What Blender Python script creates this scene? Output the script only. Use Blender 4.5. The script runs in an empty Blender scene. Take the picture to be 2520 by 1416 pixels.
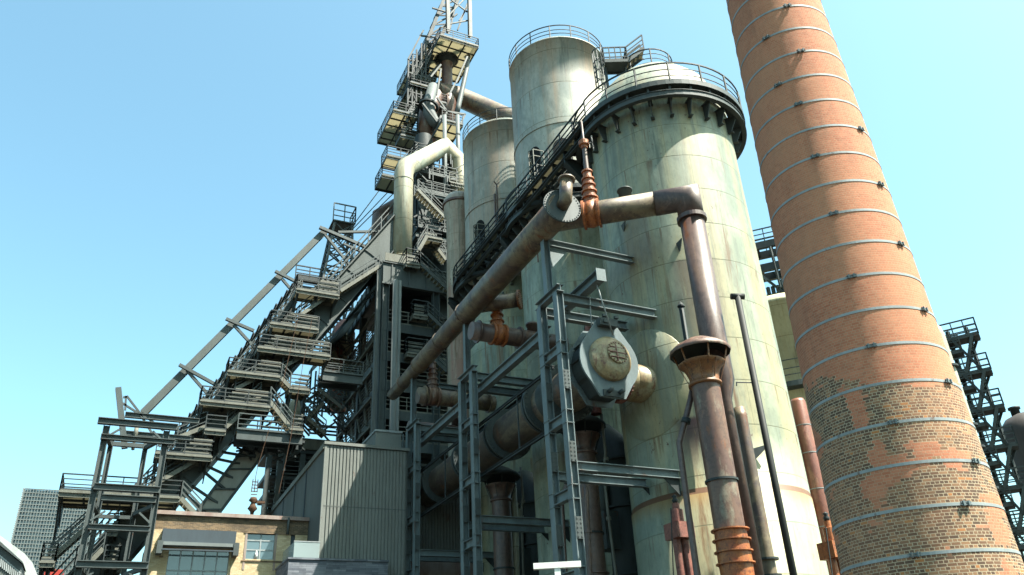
# Ironworks: stoves, chimney, pipes, skip bridge
OLDZ = 9.3
SKYTINT = (1.03, 1.41, 1.19, 1)
SKYSTR = 0.078
SUNE = 5.0
EXPO = 1.95
ALB = 0.74
import bpy, math, random
from mathutils import Vector as V
random.seed(7)
S = bpy.context.scene
C = S.collection
PI = math.pi
sin, cos = math.sin, math.cos
# ------------------------------------------------------------------ camera
F, PITCH, ROLL, HEAD = 1980.0, 0.489739669, 0.0524447885, 0.462107765
CX, CY = 1260.0, 708.0
CAM = V((0, 0, 1.7))
FW = V((sin(HEAD)*cos(PITCH), cos(HEAD)*cos(PITCH), sin(PITCH)))
_r0 = V((cos(HEAD), -sin(HEAD), 0)); _u0 = _r0.cross(FW)
RT = _r0*cos(ROLL) - _u0*sin(ROLL); UP = RT.cross(FW)
def ray(x, y): return (FW*F + RT*(x-CX) - UP*(y-CY))/F
def aY(x, y, Y): d = ray(x, y); return CAM + d*(Y/d.y)
def aX(x, y, X): d = ray(x, y); return CAM + d*(X/d.x)
def aZ(x, y, Z): d = ray(x, y); return CAM + d*((Z-1.7)/d.z)
def aD(x, y, D): d = ray(x, y); return CAM + d*(D/math.hypot(d.x, d.y))
def aC(x, y, c, R):
    d = ray(x, y); a = d.x**2+d.y**2; b = -2*(d.x*c[0]+d.y*c[1]); k = c[0]**2+c[1]**2-R*R
    t = (-b-math.sqrt(max(b*b-4*a*k, 0)))/2/a
    return CAM + d*t
cam = bpy.data.cameras.new('camera'); co = bpy.data.objects.new('camera', cam); C.objects.link(co)
cam.sensor_width = 36; cam.lens = 36*F/2520; cam.clip_end = 6000; cam.clip_start = .1
from mathutils import Matrix
M = Matrix((( RT.x, UP.x, -FW.x, CAM.x), (RT.y, UP.y, -FW.y, CAM.y), (RT.z, UP.z, -FW.z, CAM.z), (0, 0, 0, 1)))
co.matrix_world = M
S.camera = co
# ------------------------------------------------------------------ mesh builder
class MB:
    def __init__(s): s.v = []; s.f = []; s.sm = []; s.uv = None
    def add(s, vs, fs, smooth=False):
        o = len(s.v); s.v += [V(p) for p in vs]
        for f in fs: s.f.append([i+o for i in f]); s.sm.append(smooth)
    def hexa(s, c): # 8 corners: bottom 4 ccw, top 4 ccw
        s.add(c, [(3,2,1,0),(4,5,6,7),(0,1,5,4),(1,2,6,5),(2,3,7,6),(3,0,4,7)])
    def box(s, x0, x1, y0, y1, z0, z1):
        s.hexa([(x0,y0,z0),(x1,y0,z0),(x1,y1,z0),(x0,y1,z0),(x0,y0,z1),(x1,y0,z1),(x1,y1,z1),(x0,y1,z1)])
        return s
    def bar(s, a, b, w, h=None, up=None):
        a, b = V(a), V(b); h = h or w; d = (b-a)
        if d.length < 1e-6: return s
        d.normalize(); up = V(up) if up else (V((0,0,1)) if abs(d.z) < .95 else V((0,1,0)))
        x = d.cross(up).normalized(); y = x.cross(d).normalized(); x = x*(w/2); y = y*(h/2)
        s.hexa([a-x-y, a+x-y, b+x-y, b-x-y, a-x+y, a+x+y, b+x+y, b-x+y]); return s
    def ibeam(s, a, b, w, h, up=None, t=.03):
        a, b = V(a), V(b); d = (b-a).normalized()
        up = V(up) if up else (V((0,0,1)) if abs(d.z) < .95 else V((1,0,0)))
        x = d.cross(up).normalized(); y = x.cross(d).normalized()
        s.bar(a+y*(h/2-t/2), b+y*(h/2-t/2), w, t, y); s.bar(a-y*(h/2-t/2), b-y*(h/2-t/2), w, t, y)
        s.bar(a, b, t*.8, h-2*t-.002, y); return s
    def channel(s, a, b, w, h, up=None, side=1, t=.03):
        a, b = V(a), V(b); d = (b-a).normalized()
        up = V(up) if up else (V((0,0,1)) if abs(d.z) < .95 else V((1,0,0)))
        x = d.cross(up).normalized(); y = x.cross(d).normalized()
        s.bar(a+y*(h/2-t/2), b+y*(h/2-t/2), w, t, y); s.bar(a-y*(h/2-t/2), b-y*(h/2-t/2), w, t, y)
        o = x*side*(w/2-t*.4); s.bar(a+o, b+o, t*.8, h-2*t-.002, y); return s
    def tube(s, pts, r, n=16, caps=True):
        pts = [V(p) for p in pts]; m = len(pts)
        rs = r if isinstance(r, (list, tuple)) else [r]*m
        T = []
        for i in range(m):
            if i == 0: t = pts[1]-pts[0]
            elif i == m-1: t = pts[-1]-pts[-2]
            else: t = (pts[i]-pts[i-1]).normalized()+(pts[i+1]-pts[i]).normalized()
            T.append(t.normalized())
        ref = V((0,0,1)) if abs(T[0].z) < .9 else V((1,0,0))
        x = T[0].cross(ref).normalized(); vs = []
        for i in range(m):
            x = (x - T[i]*x.dot(T[i])).normalized(); y = T[i].cross(x)
            # mitre stretch
            k = 1.0; nb = None
            if 0 < i < m-1:
                d1 = (pts[i]-pts[i-1]).normalized(); c = max(.35, d1.dot(T[i]))
                k = 1/c; nb = (d1 - T[i]*d1.dot(T[i]))
                nb = nb.normalized() if nb.length > 1e-5 else None
            for j in range(n):
                a = 2*PI*j/n; p = x*cos(a)*rs[i]+y*sin(a)*rs[i]
                if nb is not None: p = p + nb*(p.dot(nb)*(k-1))
                vs.append(pts[i]+p)
        fs = [(i*n+j, i*n+(j+1)%n, (i+1)*n+(j+1)%n, (i+1)*n+j) for i in range(m-1) for j in range(n)]
        s.add(vs, fs, n > 6)
        if caps:
            o = len(s.v)-m*n
            s.f.append([o+j for j in range(n)][::-1]); s.sm.append(False)
            s.f.append([o+(m-1)*n+j for j in range(n)]); s.sm.append(False)
        return s
    def lathe(s, prof, c=(0,0,0), axis=(0,0,1), n=48, a0=0, a1=2*PI, smooth=True, xref=None):
        ax = V(axis).normalized(); ref = V(xref) if xref else (V((1,0,0)) if abs(ax.x) < .9 else V((0,1,0)))
        x = (ref-ax*ref.dot(ax)).normalized(); y = ax.cross(x); c = V(c)
        full = abs(a1-a0-2*PI) < 1e-6; k = n if full else n+1; vs = []
        for r, z in prof:
            for j in range(k):
                a = a0+(a1-a0)*j/n; vs.append(c+ax*z+x*cos(a)*r+y*sin(a)*r)
        fs = []
        for i in range(len(prof)-1):
            for j in range(n):
                j2 = (j+1) % k
                fs.append((i*k+j, i*k+j2, (i+1)*k+j2, (i+1)*k+j))
        s.add(vs, fs, smooth); return s
    def ring(s, c, ri, ro, z0, z1, n=48, a0=0, a1=2*PI, axis=(0,0,1)):
        s.lathe([(ri,z0),(ro,z0),(ro,z1),(ri,z1),(ri,z0)], c, axis, n, a0, a1, False); return s
    def prism(s, poly, d):
        poly = [V(p) for p in poly]; d = V(d); n = len(poly)
        vs = poly+[p+d for p in poly]
        s.add(vs, [tuple(range(n))[::-1], tuple(range(n, 2*n))]+[(i, (i+1)%n, n+(i+1)%n, n+i) for i in range(n)]); return s
    def rail(s, pts, h=1.1, sp=1.5, r=.028, rows=(1.0, .62, .3), toe=True, up=(0,0,1)):
        pts = [V(p) for p in pts]; up = V(up)
        for a, b in zip(pts, pts[1:]):
            L = (b-a).length
            if L < .05: continue
            for k in rows:
                rr = r*1.15 if k == 1.0 else r*.85
                s.bar(a+up*h*k, b+up*h*k, rr*2, rr*2)
            if toe: s.bar(a+up*.07, b+up*.07, .012, .13)
            n = max(1, round(L/sp))
            for i in range(n+1):
                p = a+(b-a)*(i/n); s.bar(p, p+up*h, r*2, r*2, (b-a))
        return s
    def copyfrom(s, o, off):
        s.add([p+V(off) for p in o.v], o.f); return s
def build(name, mb, mat, parent=None, uv=None):
    me = bpy.data.meshes.new(name)
    off = parent.matrix_basis.translation.copy() if parent is not None else V((0,0,0))
    p = parent
    while p is not None and p.parent is not None: p = p.parent; off = off + p.matrix_basis.translation
    me.from_pydata([tuple(q-off) for q in mb.v], [], mb.f)
    for p_, f in zip(me.polygons, mb.sm): p_.use_smooth = f
    if uv:
        l = me.uv_layers.new(name='UVMap')
        for lp in me.loops: l.data[lp.index].uv = uv[lp.vertex_index]
    me.update()
    o = bpy.data.objects.new(name, me); C.objects.link(o)
    me.materials.append(mat)
    if parent is not None: o.parent = parent
    return o
def tag(o, label=None, cat=None, group=None, kind=None):
    if label: o['label'] = label
    if cat: o['category'] = cat
    if group: o['group'] = group
    if kind: o['kind'] = kind
    return o
def thing(name, label, cat, loc=(0,0,0), group=None):
    o = bpy.data.objects.new(name, None); C.objects.link(o); o.empty_display_size = .3
    o.location = loc; return tag(o, label, cat, group)
def dup(root, delta, label=None, group=None):
    r = root.copy(); C.objects.link(r); r.location = root.location + V(delta)
    if label: r['label'] = label
    if group: r['group'] = group
    for ch in list(root.children):
        c = ch.copy(); C.objects.link(c); c.parent = r
        for g in ch.children:
            d = g.copy(); C.objects.link(d); d.parent = c
    return r
# ------------------------------------------------------------------ materials
class NT:
    def __init__(s, name):
        s.m = bpy.data.materials.new(name); s.m.use_nodes = True; s.t = s.m.node_tree; s.n = s.t.nodes
        s.b = s.n['Principled BSDF']; s.out = s.n['Material Output']
    def node(s, typ, **k):
        x = s.n.new(typ)
        for a, v in k.items(): setattr(x, a, v)
        return x
    def link(s, a, b): s.t.links.new(a, b)
    def val(s, sock, v):
        if hasattr(v, 'is_output'): s.link(v, sock)
        else: sock.default_value = v
    def math(s, op, a, b=None, c=None):
        x = s.node('ShaderNodeMath', operation=op); s.val(x.inputs[0], a)
        if b is not None: s.val(x.inputs[1], b)
        if c is not None: s.val(x.inputs[2], c)
        return x.outputs[0]
    def mix(s, f, a, b, mode='MIX'):
        x = s.node('ShaderNodeMix', data_type='RGBA', blend_type=mode); s.val(x.inputs[0], f)
        col = lambda c: c if hasattr(c, "is_output") else (c[0]*ALB, c[1]*ALB, c[2]*ALB, 1)
        s.val(x.inputs[6], col(a)); s.val(x.inputs[7], col(b)); return x.outputs[2]
    def noise(s, vec, scale, detail=4, rough=.55, dist=0):
        x = s.node('ShaderNodeTexNoise'); s.link(vec, x.inputs['Vector']) if vec is not None else None
        x.inputs['Scale'].default_value = scale; x.inputs['Detail'].default_value = detail
        x.inputs['Roughness'].default_value = rough; x.inputs['Distortion'].default_value = dist
        return x.outputs['Fac']
    def ramp(s, f, a, b):
        x = s.node('ShaderNodeMapRange', interpolation_type='SMOOTHSTEP'); s.val(x.inputs[0], f)
        s.val(x.inputs[1], a); s.val(x.inputs[2], b); return x.outputs[0]
    def obj(s): return s.node('ShaderNodeTexCoord').outputs['Object']
    def pos(s): return s.node('ShaderNodeNewGeometry').outputs['Position']
    def scaled(s, vec, sc):
        x = s.node('ShaderNodeMapping'); s.link(vec, x.inputs[0]); x.inputs['Scale'].default_value = sc; return x.outputs[0]
    def bump(s, h, strength=.3, dist=.02):
        x = s.node('ShaderNodeBump'); x.inputs['Strength'].default_value = strength; x.inputs['Distance'].default_value = dist
        s.link(h, x.inputs['Height']); s.link(x.outputs[0], s.b.inputs['Normal'])
    def fin(s, col, rough=.6, metal=0, spec=.5):
        s.val(s.b.inputs["Base Color"], col if hasattr(col, "is_output") else (col[0]*ALB, col[1]*ALB, col[2]*ALB, 1))
        s.val(s.b.inputs['Roughness'], rough); s.b.inputs['Metallic'].default_value = metal
        s.b.inputs['Specular IOR Level'].default_value = spec
        return s.m
def mat_shell(name, base, dark, tint, seam=2.05, rustamt=.5, seed=0., band=None, stain=1.0, blots=()):
    t = NT(name); p0 = t.pos()
    ad = t.node('ShaderNodeVectorMath', operation='ADD'); t.link(p0, ad.inputs[0]); ad.inputs[1].default_value = (seed, seed*1.7, seed*.3); p = ad.outputs[0]
    sep = t.node('ShaderNodeSeparateXYZ'); t.link(p0, sep.inputs[0])
    big = t.ramp(t.noise(t.scaled(p, (1,1,.6)), .28, 6, .65, .6), .38, .62)
    col = t.mix(big, base, dark)
    # plates between the seams differ a little in tone
    pl = t.node('ShaderNodeTexWhiteNoise', noise_dimensions='1D'); t.link(t.math('FLOOR', t.math('DIVIDE', sep.outputs[2], seam)), pl.inputs['W'])
    col = t.mix(t.math('MULTIPLY', pl.outputs['Value'], .22), col, tint)
    # long vertical wash marks, wide then narrow
    w1 = t.ramp(t.noise(t.scaled(p, (1,1,.045)), .75, 5, .6), .45, .63)
    col = t.mix(t.math('MULTIPLY', w1, .6*stain), col, tint)
    w2 = t.ramp(t.noise(t.scaled(p, (1,1,.05)), 1.9, 6, .7, .3), .5, .68)
    gate = t.ramp(t.noise(t.scaled(p, (1,1,.35)), .45, 3, .5), .4, .62)
    col = t.mix(t.math('MULTIPLY', t.math('MULTIPLY', w2, gate), .75*stain), col, (dark[0]*.42, dark[1]*.45, dark[2]*.45))
    fine = t.noise(t.scaled(p, (1,1,.5)), 4.0, 8, .75)
    col = t.mix(t.math('MULTIPLY', t.ramp(fine, .42, .72), .4), col, (dark[0]*.6, dark[1]*.58, dark[2]*.5))
    # pale chalky patches
    ch = t.ramp(t.noise(t.scaled(p, (1,1,.4)), 1.2, 6, .7), .56, .7)
    col = t.mix(t.math('MULTIPLY', ch, .35), col, (base[0]*1.25, base[1]*1.22, base[2]*1.2))
    # rust: runs hanging from the seams, and spots
    rs = t.ramp(t.noise(t.scaled(p, (1,1,.07)), 1.5, 6, .75, .4), .575-.05*rustamt, .70)
    rm = t.ramp(t.noise(t.scaled(p, (1,1,.5)), .23, 4, .6), .45-.04*rustamt, .57)
    col = t.mix(t.math('MULTIPLY', t.math('MULTIPLY', rs, rm), min(.95, rustamt+.25)), col, (.15,.075,.03))
    sp = t.ramp(t.noise(t.scaled(p, (1,1,.7)), 4.6, 4, .65), .665-.02*rustamt, .70)
    sp = t.math('MULTIPLY', sp, t.ramp(t.noise(p, .4, 2), .42, .55))
    col = t.mix(t.math('MULTIPLY', sp, .9), col, (.085,.035,.025))
    fz = t.math('FRACT', t.math('DIVIDE', sep.outputs[2], seam))
    ln = t.math('LESS_THAN', fz, .022)
    col = t.mix(t.math('MULTIPLY', ln, .6), col, (base[0]*.45, base[1]*.4, base[2]*.3))
    oc = t.node('ShaderNodeSeparateXYZ'); t.link(t.obj(), oc.inputs[0]); rowi = t.math('FLOOR', t.math('DIVIDE', sep.outputs[2], seam))
    uu = t.math('FRACT', t.math('ADD', t.math('MULTIPLY', t.math('ARCTAN2', oc.outputs[1], oc.outputs[0]), 1.2732), t.math('MULTIPLY', rowi, .37)))
    vl = t.math('LESS_THAN', uu, .011)
    col = t.mix(t.math('MULTIPLY', vl, .45), col, (base[0]*.42, base[1]*.38, base[2]*.28))
    dr = t.math('MULTIPLY', t.math('SUBTRACT', 1.0, t.ramp(fz, 0.45, 1.0)), 0.0) if False else None
    up_ = t.ramp(fz, .35, 1.0)
    rn = t.ramp(t.noise(t.scaled(p, (1,1,.03)), 3.4, 4, .6), .58, .66)
    col = t.mix(t.math('MULTIPLY', t.math('MULTIPLY', rn, up_), .5+.25*min(1, rustamt)), col, (.15,.085,.035))
    for a0, hw, zt0, zb0, k in blots:
        am = t.math('SUBTRACT', 1.0, t.ramp(t.math('ABSOLUTE', t.math('SUBTRACT', t.math('ARCTAN2', oc.outputs[1], oc.outputs[0]), a0)), hw*.4, hw))
        zm = t.math('MULTIPLY', t.ramp(sep.outputs[2], zb0, zt0), t.math('SUBTRACT', 1.0, t.ramp(sep.outputs[2], zt0-.05, zt0+.25)))
        nz = t.ramp(t.math('ADD', t.noise(t.scaled(p, (1,1,.12)), 3.0, 6, .7), t.math('MULTIPLY', zm, .25)), .5, .66)
        col = t.mix(t.math('MULTIPLY', t.math('MULTIPLY', am, zm), t.math('MULTIPLY', nz, k)), col, (.075,.035,.035))
    if band:
        hz = t.math('SUBTRACT', band, sep.outputs[2]); wob = t.math('MULTIPLY', t.noise(t.scaled(p, (1,1,.05)), 1.4, 4, .7), 2.0)
        runs = t.math('MULTIPLY', t.math('GREATER_THAN', hz, 0.0), t.math('SUBTRACT', 1.0, t.ramp(hz, 0.0, wob)))
        col = t.mix(t.math('MULTIPLY', runs, .8), col, (.30,.17,.05))
        col = t.mix(t.math('MULTIPLY', t.math('LESS_THAN', t.math('ABSOLUTE', t.math('SUBTRACT', hz, .1)), .12), .92), col, (.13,.06,.03))
    t.bump(t.math('ADD', t.math('MULTIPLY', fine, .6), t.math('MULTIPLY', t.ramp(fz, 0, .03), .8)), .35, .03)
    return t.fin(col, t.math('MULTIPLY_ADD', fine, .3, .4), 0, .4)
def mat_pipe(name, cols, scale=.9, stretch=(1,1,1), rough=.5, spec=.5):
    t = NT(name); p = t.pos(); q = t.scaled(p, stretch)
    n1 = t.noise(q, scale, 6, .65, .4); n2 = t.noise(q, scale*2.7, 5, .7); n3 = t.noise(p, scale*7, 4, .7)
    col = t.mix(t.ramp(n1, .4, .6), cols[0], cols[1])
    col = t.mix(t.ramp(n2, .52, .66), col, cols[2])
    if len(cols) > 3: col = t.mix(t.ramp(t.noise(t.scaled(p, (1.3,1.3,.4)), scale*1.6, 5, .7), .57, .66), col, cols[3])
    pt = t.ramp(t.noise(q, scale*1.3, 8, .75, .8), .53, .58)
    col = t.mix(t.math('MULTIPLY', pt, .7), col, (cols[1][0]*1.35, cols[1][1]*1.35, cols[1][2]*1.35))
    col = t.mix(t.math('MULTIPLY', t.ramp(n3, .42, .7), .5), col, (cols[0][0]*.35, cols[0][1]*.33, cols[0][2]*.33))
    t.bump(n3, .3, .012)
    return t.fin(col, t.math('MULTIPLY_ADD', n2, .35, rough-.15), 0, spec)
def mat_paint(name, base, rough=.5, var=.25, spec=.22, dirt=None, sc=1.3, streak=True, rust=0.):
    t = NT(name); p = t.pos()
    n = t.noise(t.scaled(p, (1,1,.3) if streak else (1,1,1)), sc, 6, .7)
    d = dirt or (base[0]*.5, base[1]*.48, base[2]*.45)
    col = t.mix(t.math('MULTIPLY', t.ramp(n, .35, .7), var*2), base, d)
    if rust:
        r = t.ramp(t.noise(t.scaled(p, (1,1,.45)), 2.6, 6, .75, .5), .60-.06*rust, .68)
        r = t.math('MULTIPLY', r, t.ramp(t.noise(p, .5, 3), .45, .6))
        col = t.mix(t.math('MULTIPLY', r, .85), col, (.12,.055,.03))
        f = t.noise(p, 9, 4, .7); col = t.mix(t.math('MULTIPLY', t.ramp(f, .5, .75), .25), col, (base[0]*1.5, base[1]*1.5, base[2]*1.5))
    return t.fin(col, t.math('MULTIPLY_ADD', n, .25, rough), 0, spec)
STOVE = mat_shell('stove_paint', (.37,.43,.345), (.165,.215,.175), (.42,.35,.17), rustamt=.9)
STOVE1 = mat_shell('near_stove_paint', (.335,.375,.285), (.18,.225,.185), (.39,.34,.18), rustamt=1.1, seed=4.3, band=9.75, stain=1.2, blots=((-2.28,.42,12.75,9.6,1.0), (-2.1,.35,20.5,13.0,.6), (-2.75,.3,24,17,.5)))
UPPER = mat_shell('upper_shell_paint', (.45,.465,.40), (.26,.295,.265), (.43,.28,.17), seam=3.1, rustamt=.55, seed=31)
CREAM = mat_shell('cream_pipe_paint', (.42,.44,.35), (.30,.34,.275), (.45,.34,.2), seam=3.4, rustamt=.35, seed=11)
TANKM = mat_shell('small_tank_paint', (.60,.58,.48), (.45,.44,.37), (.36,.12,.08), seam=1.6, rustamt=.9, seed=57)
YELLOW = mat_shell('yellowed_stove_paint', (.60,.58,.40), (.48,.47,.33), (.5,.36,.14), seam=2.4, rustamt=.5, seed=77)
STEEL = mat_paint('grey_steel_paint', (.070,.087,.088), .45, .25, rust=.4)
FRAME = mat_paint('portal_frame_paint', (.165,.21,.22), .4, .3, rust=.8)
DARK = mat_paint('dark_steel_paint', (.037,.048,.050), .5, .25)
PALE = mat_paint('pale_steel_paint', (.16,.165,.14), .5, .3)
GIRD = mat_paint('girder_plate_paint', (.082,.10,.098), .5, .25, sc=.6)
GALV = mat_paint('galvanised_steel', (.31,.345,.35), .45, .25, rust=.5)
GREYT = mat_paint('grey_tube_paint', (.135,.155,.155), .45, .2)
MAINP = mat_pipe('stained_main_pipe', [(.085,.068,.054), (.15,.125,.085), (.06,.04,.036), (.13,.06,.03)], .6, (1,.4,1), rough=.5)
PIPE = mat_pipe('weathered_pipe', [(.105,.07,.05), (.175,.135,.08), (.07,.045,.042), (.16,.065,.028)], .55, rough=.45)
RUSTY = mat_pipe('rusted_pipe', [(.12,.06,.045), (.165,.09,.058), (.24,.205,.15), (.2,.07,.024)], .8, (1,1,.35), rough=.45)
PURPLE = mat_pipe('brown_purple_pipe', [(.085,.05,.043), (.12,.08,.066), (.17,.105,.07), (.15,.06,.026)], .7, (1,1,.22), rough=.42)
ORANGE = mat_pipe('orange_rust', [(.30,.08,.018), (.38,.125,.03), (.14,.04,.018), (.09,.035,.02)], 2.6, rough=.5)
FLARE = mat_pipe('orange_brown_rust', [(.20,.068,.015), (.22,.09,.025), (.06,.03,.018), (.10,.036,.014)], 2.5, rough=.5)
REDP = mat_pipe('red_oxide_paint', [(.20,.065,.047), (.24,.09,.065), (.11,.04,.03)], 2.0, rough=.55)
BROWNP = mat_pipe('brown_oxide_pipe', [(.24,.085,.045), (.19,.065,.04), (.3,.14,.08)], .7, (1,1,.3), rough=.4)
DOME = mat_pipe('stained_cream_dome', [(.33,.29,.17), (.24,.17,.08), (.13,.055,.045), (.17,.065,.03)], 1.3, rough=.4)
BLACK = mat_paint('black_interior', (.012,.013,.013), .8, .2)
CABLE = mat_paint('rusty_cable', (.09,.05,.03), .7, .3)
WHITE = mat_paint('white_paint', (.78,.80,.76), .45, .08)
CONC = mat_paint('stained_concrete', (.32,.28,.25), .85, .35, dirt=(.2,.11,.09))
def mat_grating(tc):
    t = NT('steel_grating'); d = t.node('ShaderNodeBsdfDiffuse'); d.inputs[0].default_value = (.11,.115,.10,1)
    tl = t.node('ShaderNodeBsdfTranslucent'); tl.inputs[0].default_value = (*tc, 1)
    m = t.node('ShaderNodeMixShader'); m.inputs[0].default_value = .5
    t.link(d.outputs[0], m.inputs[1]); t.link(tl.outputs[0], m.inputs[2]); t.link(m.outputs[0], t.out.inputs[0]); return t.m
GRATE = mat_grating((.30,.285,.22)); GRATET = mat_grating((.62,.58,.44))
def mat_glass(name, col=(.10,.15,.17), rough=.05):
    t = NT(name); n = t.noise(t.pos(), .7, 2)
    t.bump(n, .06, .05)
    return t.fin(col, rough, 0, 1.0)
GLASS = mat_glass('window_glass')
def mat_bal():
    t = NT('balustrade_glass'); t.b.inputs['Transmission Weight'].default_value = .6
    return t.fin((.6,.72,.72), .15, 0, .8)
BALG = mat_bal()
def brick_nodes(t, u, v, bw, bh, mu, mv, header=False):
    row = t.math('FLOOR', t.math('DIVIDE', v, bh)); odd = t.math('MODULO', t.math('ABSOLUTE', row), 2.0)
    sh = t.math('MULTIPLY', odd, .5)
    if header: bw = t.math('SUBTRACT', bw, t.math('MULTIPLY', odd, bw*.5))
    cu = t.math('ADD', t.math('DIVIDE', u, bw), sh)
    col = t.math('FLOOR', cu)
    fu = t.math('SUBTRACT', cu, col); fv = t.math('SUBTRACT', t.math('DIVIDE', v, bh), row)
    mort = t.math('MAXIMUM', t.math('LESS_THAN', fu, t.math('DIVIDE', mu, bw)), t.math('LESS_THAN', fv, mv/bh))
    cb = t.node('ShaderNodeCombineXYZ'); t.link(col, cb.inputs[0]); t.link(row, cb.inputs[1])
    wn = t.node('ShaderNodeTexWhiteNoise', noise_dimensions='2D'); t.link(cb.outputs[0], wn.inputs['Vector'])
    cen = t.node('ShaderNodeCombineXYZ'); t.link(t.math('MULTIPLY', t.math('SUBTRACT', col, sh), bw), cen.inputs[0]); t.link(t.math('MULTIPLY', row, bh), cen.inputs[1])
    return mort, wn.outputs['Value'], wn.outputs['Color'], cen.outputs[0], row
def mat_chimney():
    t = NT('chimney_brick'); uv = t.node('ShaderNodeTexCoord').outputs['UV']
    sp = t.node('ShaderNodeSeparateXYZ'); t.link(uv, sp.inputs[0]); u, v = sp.outputs[0], sp.outputs[1]
    mort, rnd, rcol, cen, row = brick_nodes(t, u, v, .215, .0775, .019, .016, True)
    n1 = t.noise(cen, .8, 3, .5); n2 = t.noise(cen, .25, 3)
    sep = t.node('ShaderNodeSeparateXYZ'); t.link(cen, sep.inputs[0])
    # boundary between the old (low) and the renewed (high) brickwork, uneven by whole bricks
    hb = t.math('ADD', sep.outputs[1], t.math('MULTIPLY', t.math('SUBTRACT', n2, .5), 5.0))
    old = t.math('LESS_THAN', hb, OLDZ)
    patch = t.math('GREATER_THAN', t.math('ADD', n1, t.math('MULTIPLY', t.math('SUBTRACT', rnd, .5), .03)), .585)
    old = t.math('MULTIPLY', old, t.math('SUBTRACT', 1.0, patch))
    red = t.mix(rnd, (.43,.145,.08), (.57,.22,.125))
    red = t.mix(t.math('MULTIPLY', t.ramp(t.noise(cen, .35, 3), .4, .65), .6), red, (.54,.25,.14))
    ob = t.mix(t.math('LESS_THAN', rnd, .3), t.mix(t.ramp(rnd, .4, 1.0), (.16,.088,.055), (.34,.19,.105)), (.105,.068,.048))
    ob = t.mix(t.math('GREATER_THAN', rnd, .975), ob, (.45,.19,.07))
    bc = t.mix(old, red, ob)
    mc = t.mix(old, (.52,.29,.18), (.50,.41,.28))
    soft = t.noise(uv, 3, 5, .6)
    col = t.mix(mort, bc, mc)
    col = t.mix(t.math('MULTIPLY', t.ramp(soft, .4, .75), .22), col, (.2,.14,.1))
    st = t.ramp(t.noise(t.scaled(uv, (1,.12,1)), 1.1, 6, .7), .5, .75); col = t.mix(t.math('MULTIPLY', st, .3), col, (.13,.08,.06))
    bw_ = t.ramp(t.noise(uv, .28, 4, .6), .4, .62); col = t.mix(t.math('MULTIPLY', bw_, .2), col, (.58,.27,.15))
    h = t.math('SUBTRACT', t.math('MULTIPLY', soft, .4), t.math('MULTIPLY', mort, .8))
    h = t.math('ADD', h, t.math('MULTIPLY', rnd, .35))
    t.bump(h, .8, .02)
    return t.fin(col, .9, 0, .2)
def mat_wallbrick(name, c1, c2, mc, bw, bh, mu, dirt):
    t = NT(name); sp = t.node('ShaderNodeSeparateXYZ'); t.link(t.pos(), sp.inputs[0])
    u = t.math('ADD', sp.outputs[0], sp.outputs[1])
    mort, rnd, rcol, cen, row = brick_nodes(t, u, sp.outputs[2], bw, bh, mu, mu)
    col = t.mix(mort, t.mix(rnd, c1, c2), mc)
    n = t.noise(t.pos(), .8, 6, .7)
    col = t.mix(t.math('MULTIPLY', t.ramp(n, .42, .7), .6), col, dirt)
    t.bump(t.math('SUBTRACT', rnd, t.math('MULTIPLY', mort, 1.5)), .4, .01)
    return t.fin(col, .85, 0, .2)
BUFF = mat_wallbrick('buff_brick', (.44,.34,.19), (.62,.51,.33), (.36,.31,.23), .235, .08, .014, (.34,.26,.14))
OLDBRICK = mat_wallbrick('sooty_brick', (.10,.075,.05), (.22,.15,.085), (.25,.2,.14), .235, .08, .014, (.05,.04,.03))
STONE = mat_wallbrick('grey_stone_cladding', (.10,.115,.14), (.22,.24,.27), (.08,.09,.10), .75, .11, .008, (.06,.065,.075))
CLAD = mat_paint('corrugated_cladding', (.19,.205,.19), .5, .25, rust=.25, sc=.5)
FLATC = mat_paint('flat_cladding', (.115,.13,.125), .6, .15, sc=.4)
CANOPY = mat_paint('canopy_panel', (.16,.185,.185), .5, .12)
FASCIA = mat_paint('dark_fascia', (.05,.068,.082), .5, .15)
# ------------------------------------------------------------------ light and sky
AZ, EL = math.radians(140), math.radians(58)   # sun, clockwise from +Y
w = bpy.data.worlds.new('World'); S.world = w; w.use_nodes = True
wn = w.node_tree.nodes; wl = w.node_tree.links
sky = wn.new('ShaderNodeTexSky'); sky.sky_type = 'NISHITA'; sky.sun_disc = False
sky.sun_elevation = EL; sky.sun_rotation = AZ; sky.altitude = 100; sky.air_density = 1.0; sky.dust_density = 3.0; sky.ozone_density = 1.0
gm = wn.new('ShaderNodeMix'); gm.data_type = 'RGBA'; gm.blend_type = 'MULTIPLY'; gm.inputs[0].default_value = 1
wl.new(sky.outputs[0], gm.inputs[6]); gm.inputs[7].default_value = SKYTINT
wl.new(gm.outputs[2], wn['Background'].inputs[0]); wn['Background'].inputs[1].default_value = SKYSTR
sl = bpy.data.lights.new('sun', 'SUN'); sl.energy = SUNE; sl.angle = math.radians(.53); sl.color = (1, .95, .84)
so = bpy.data.objects.new('sun', sl); C.objects.link(so)
sd = V((sin(AZ)*cos(EL), cos(AZ)*cos(EL), sin(EL)))
so.rotation_euler = (-sd).to_track_quat('-Z', 'Y').to_euler(); so.location = sd*200
vs = S.view_settings; vs.view_transform = 'Standard'; vs.look = 'None'; vs.exposure = EXPO; vs.gamma = 1; vs.use_curve_mapping = False
S.cycles.max_bounces = 8; S.cycles.diffuse_bounces = 4; S.cycles.glossy_bounces = 3; S.cycles.caustics_reflective = False; S.cycles.caustics_refractive = False
S.cycles.use_adaptive_sampling = True; S.cycles.adaptive_threshold = .02
try: S.cycles.use_denoising = True; S.cycles.denoiser = 'OPENIMAGEDENOISE'
except Exception: pass
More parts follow.
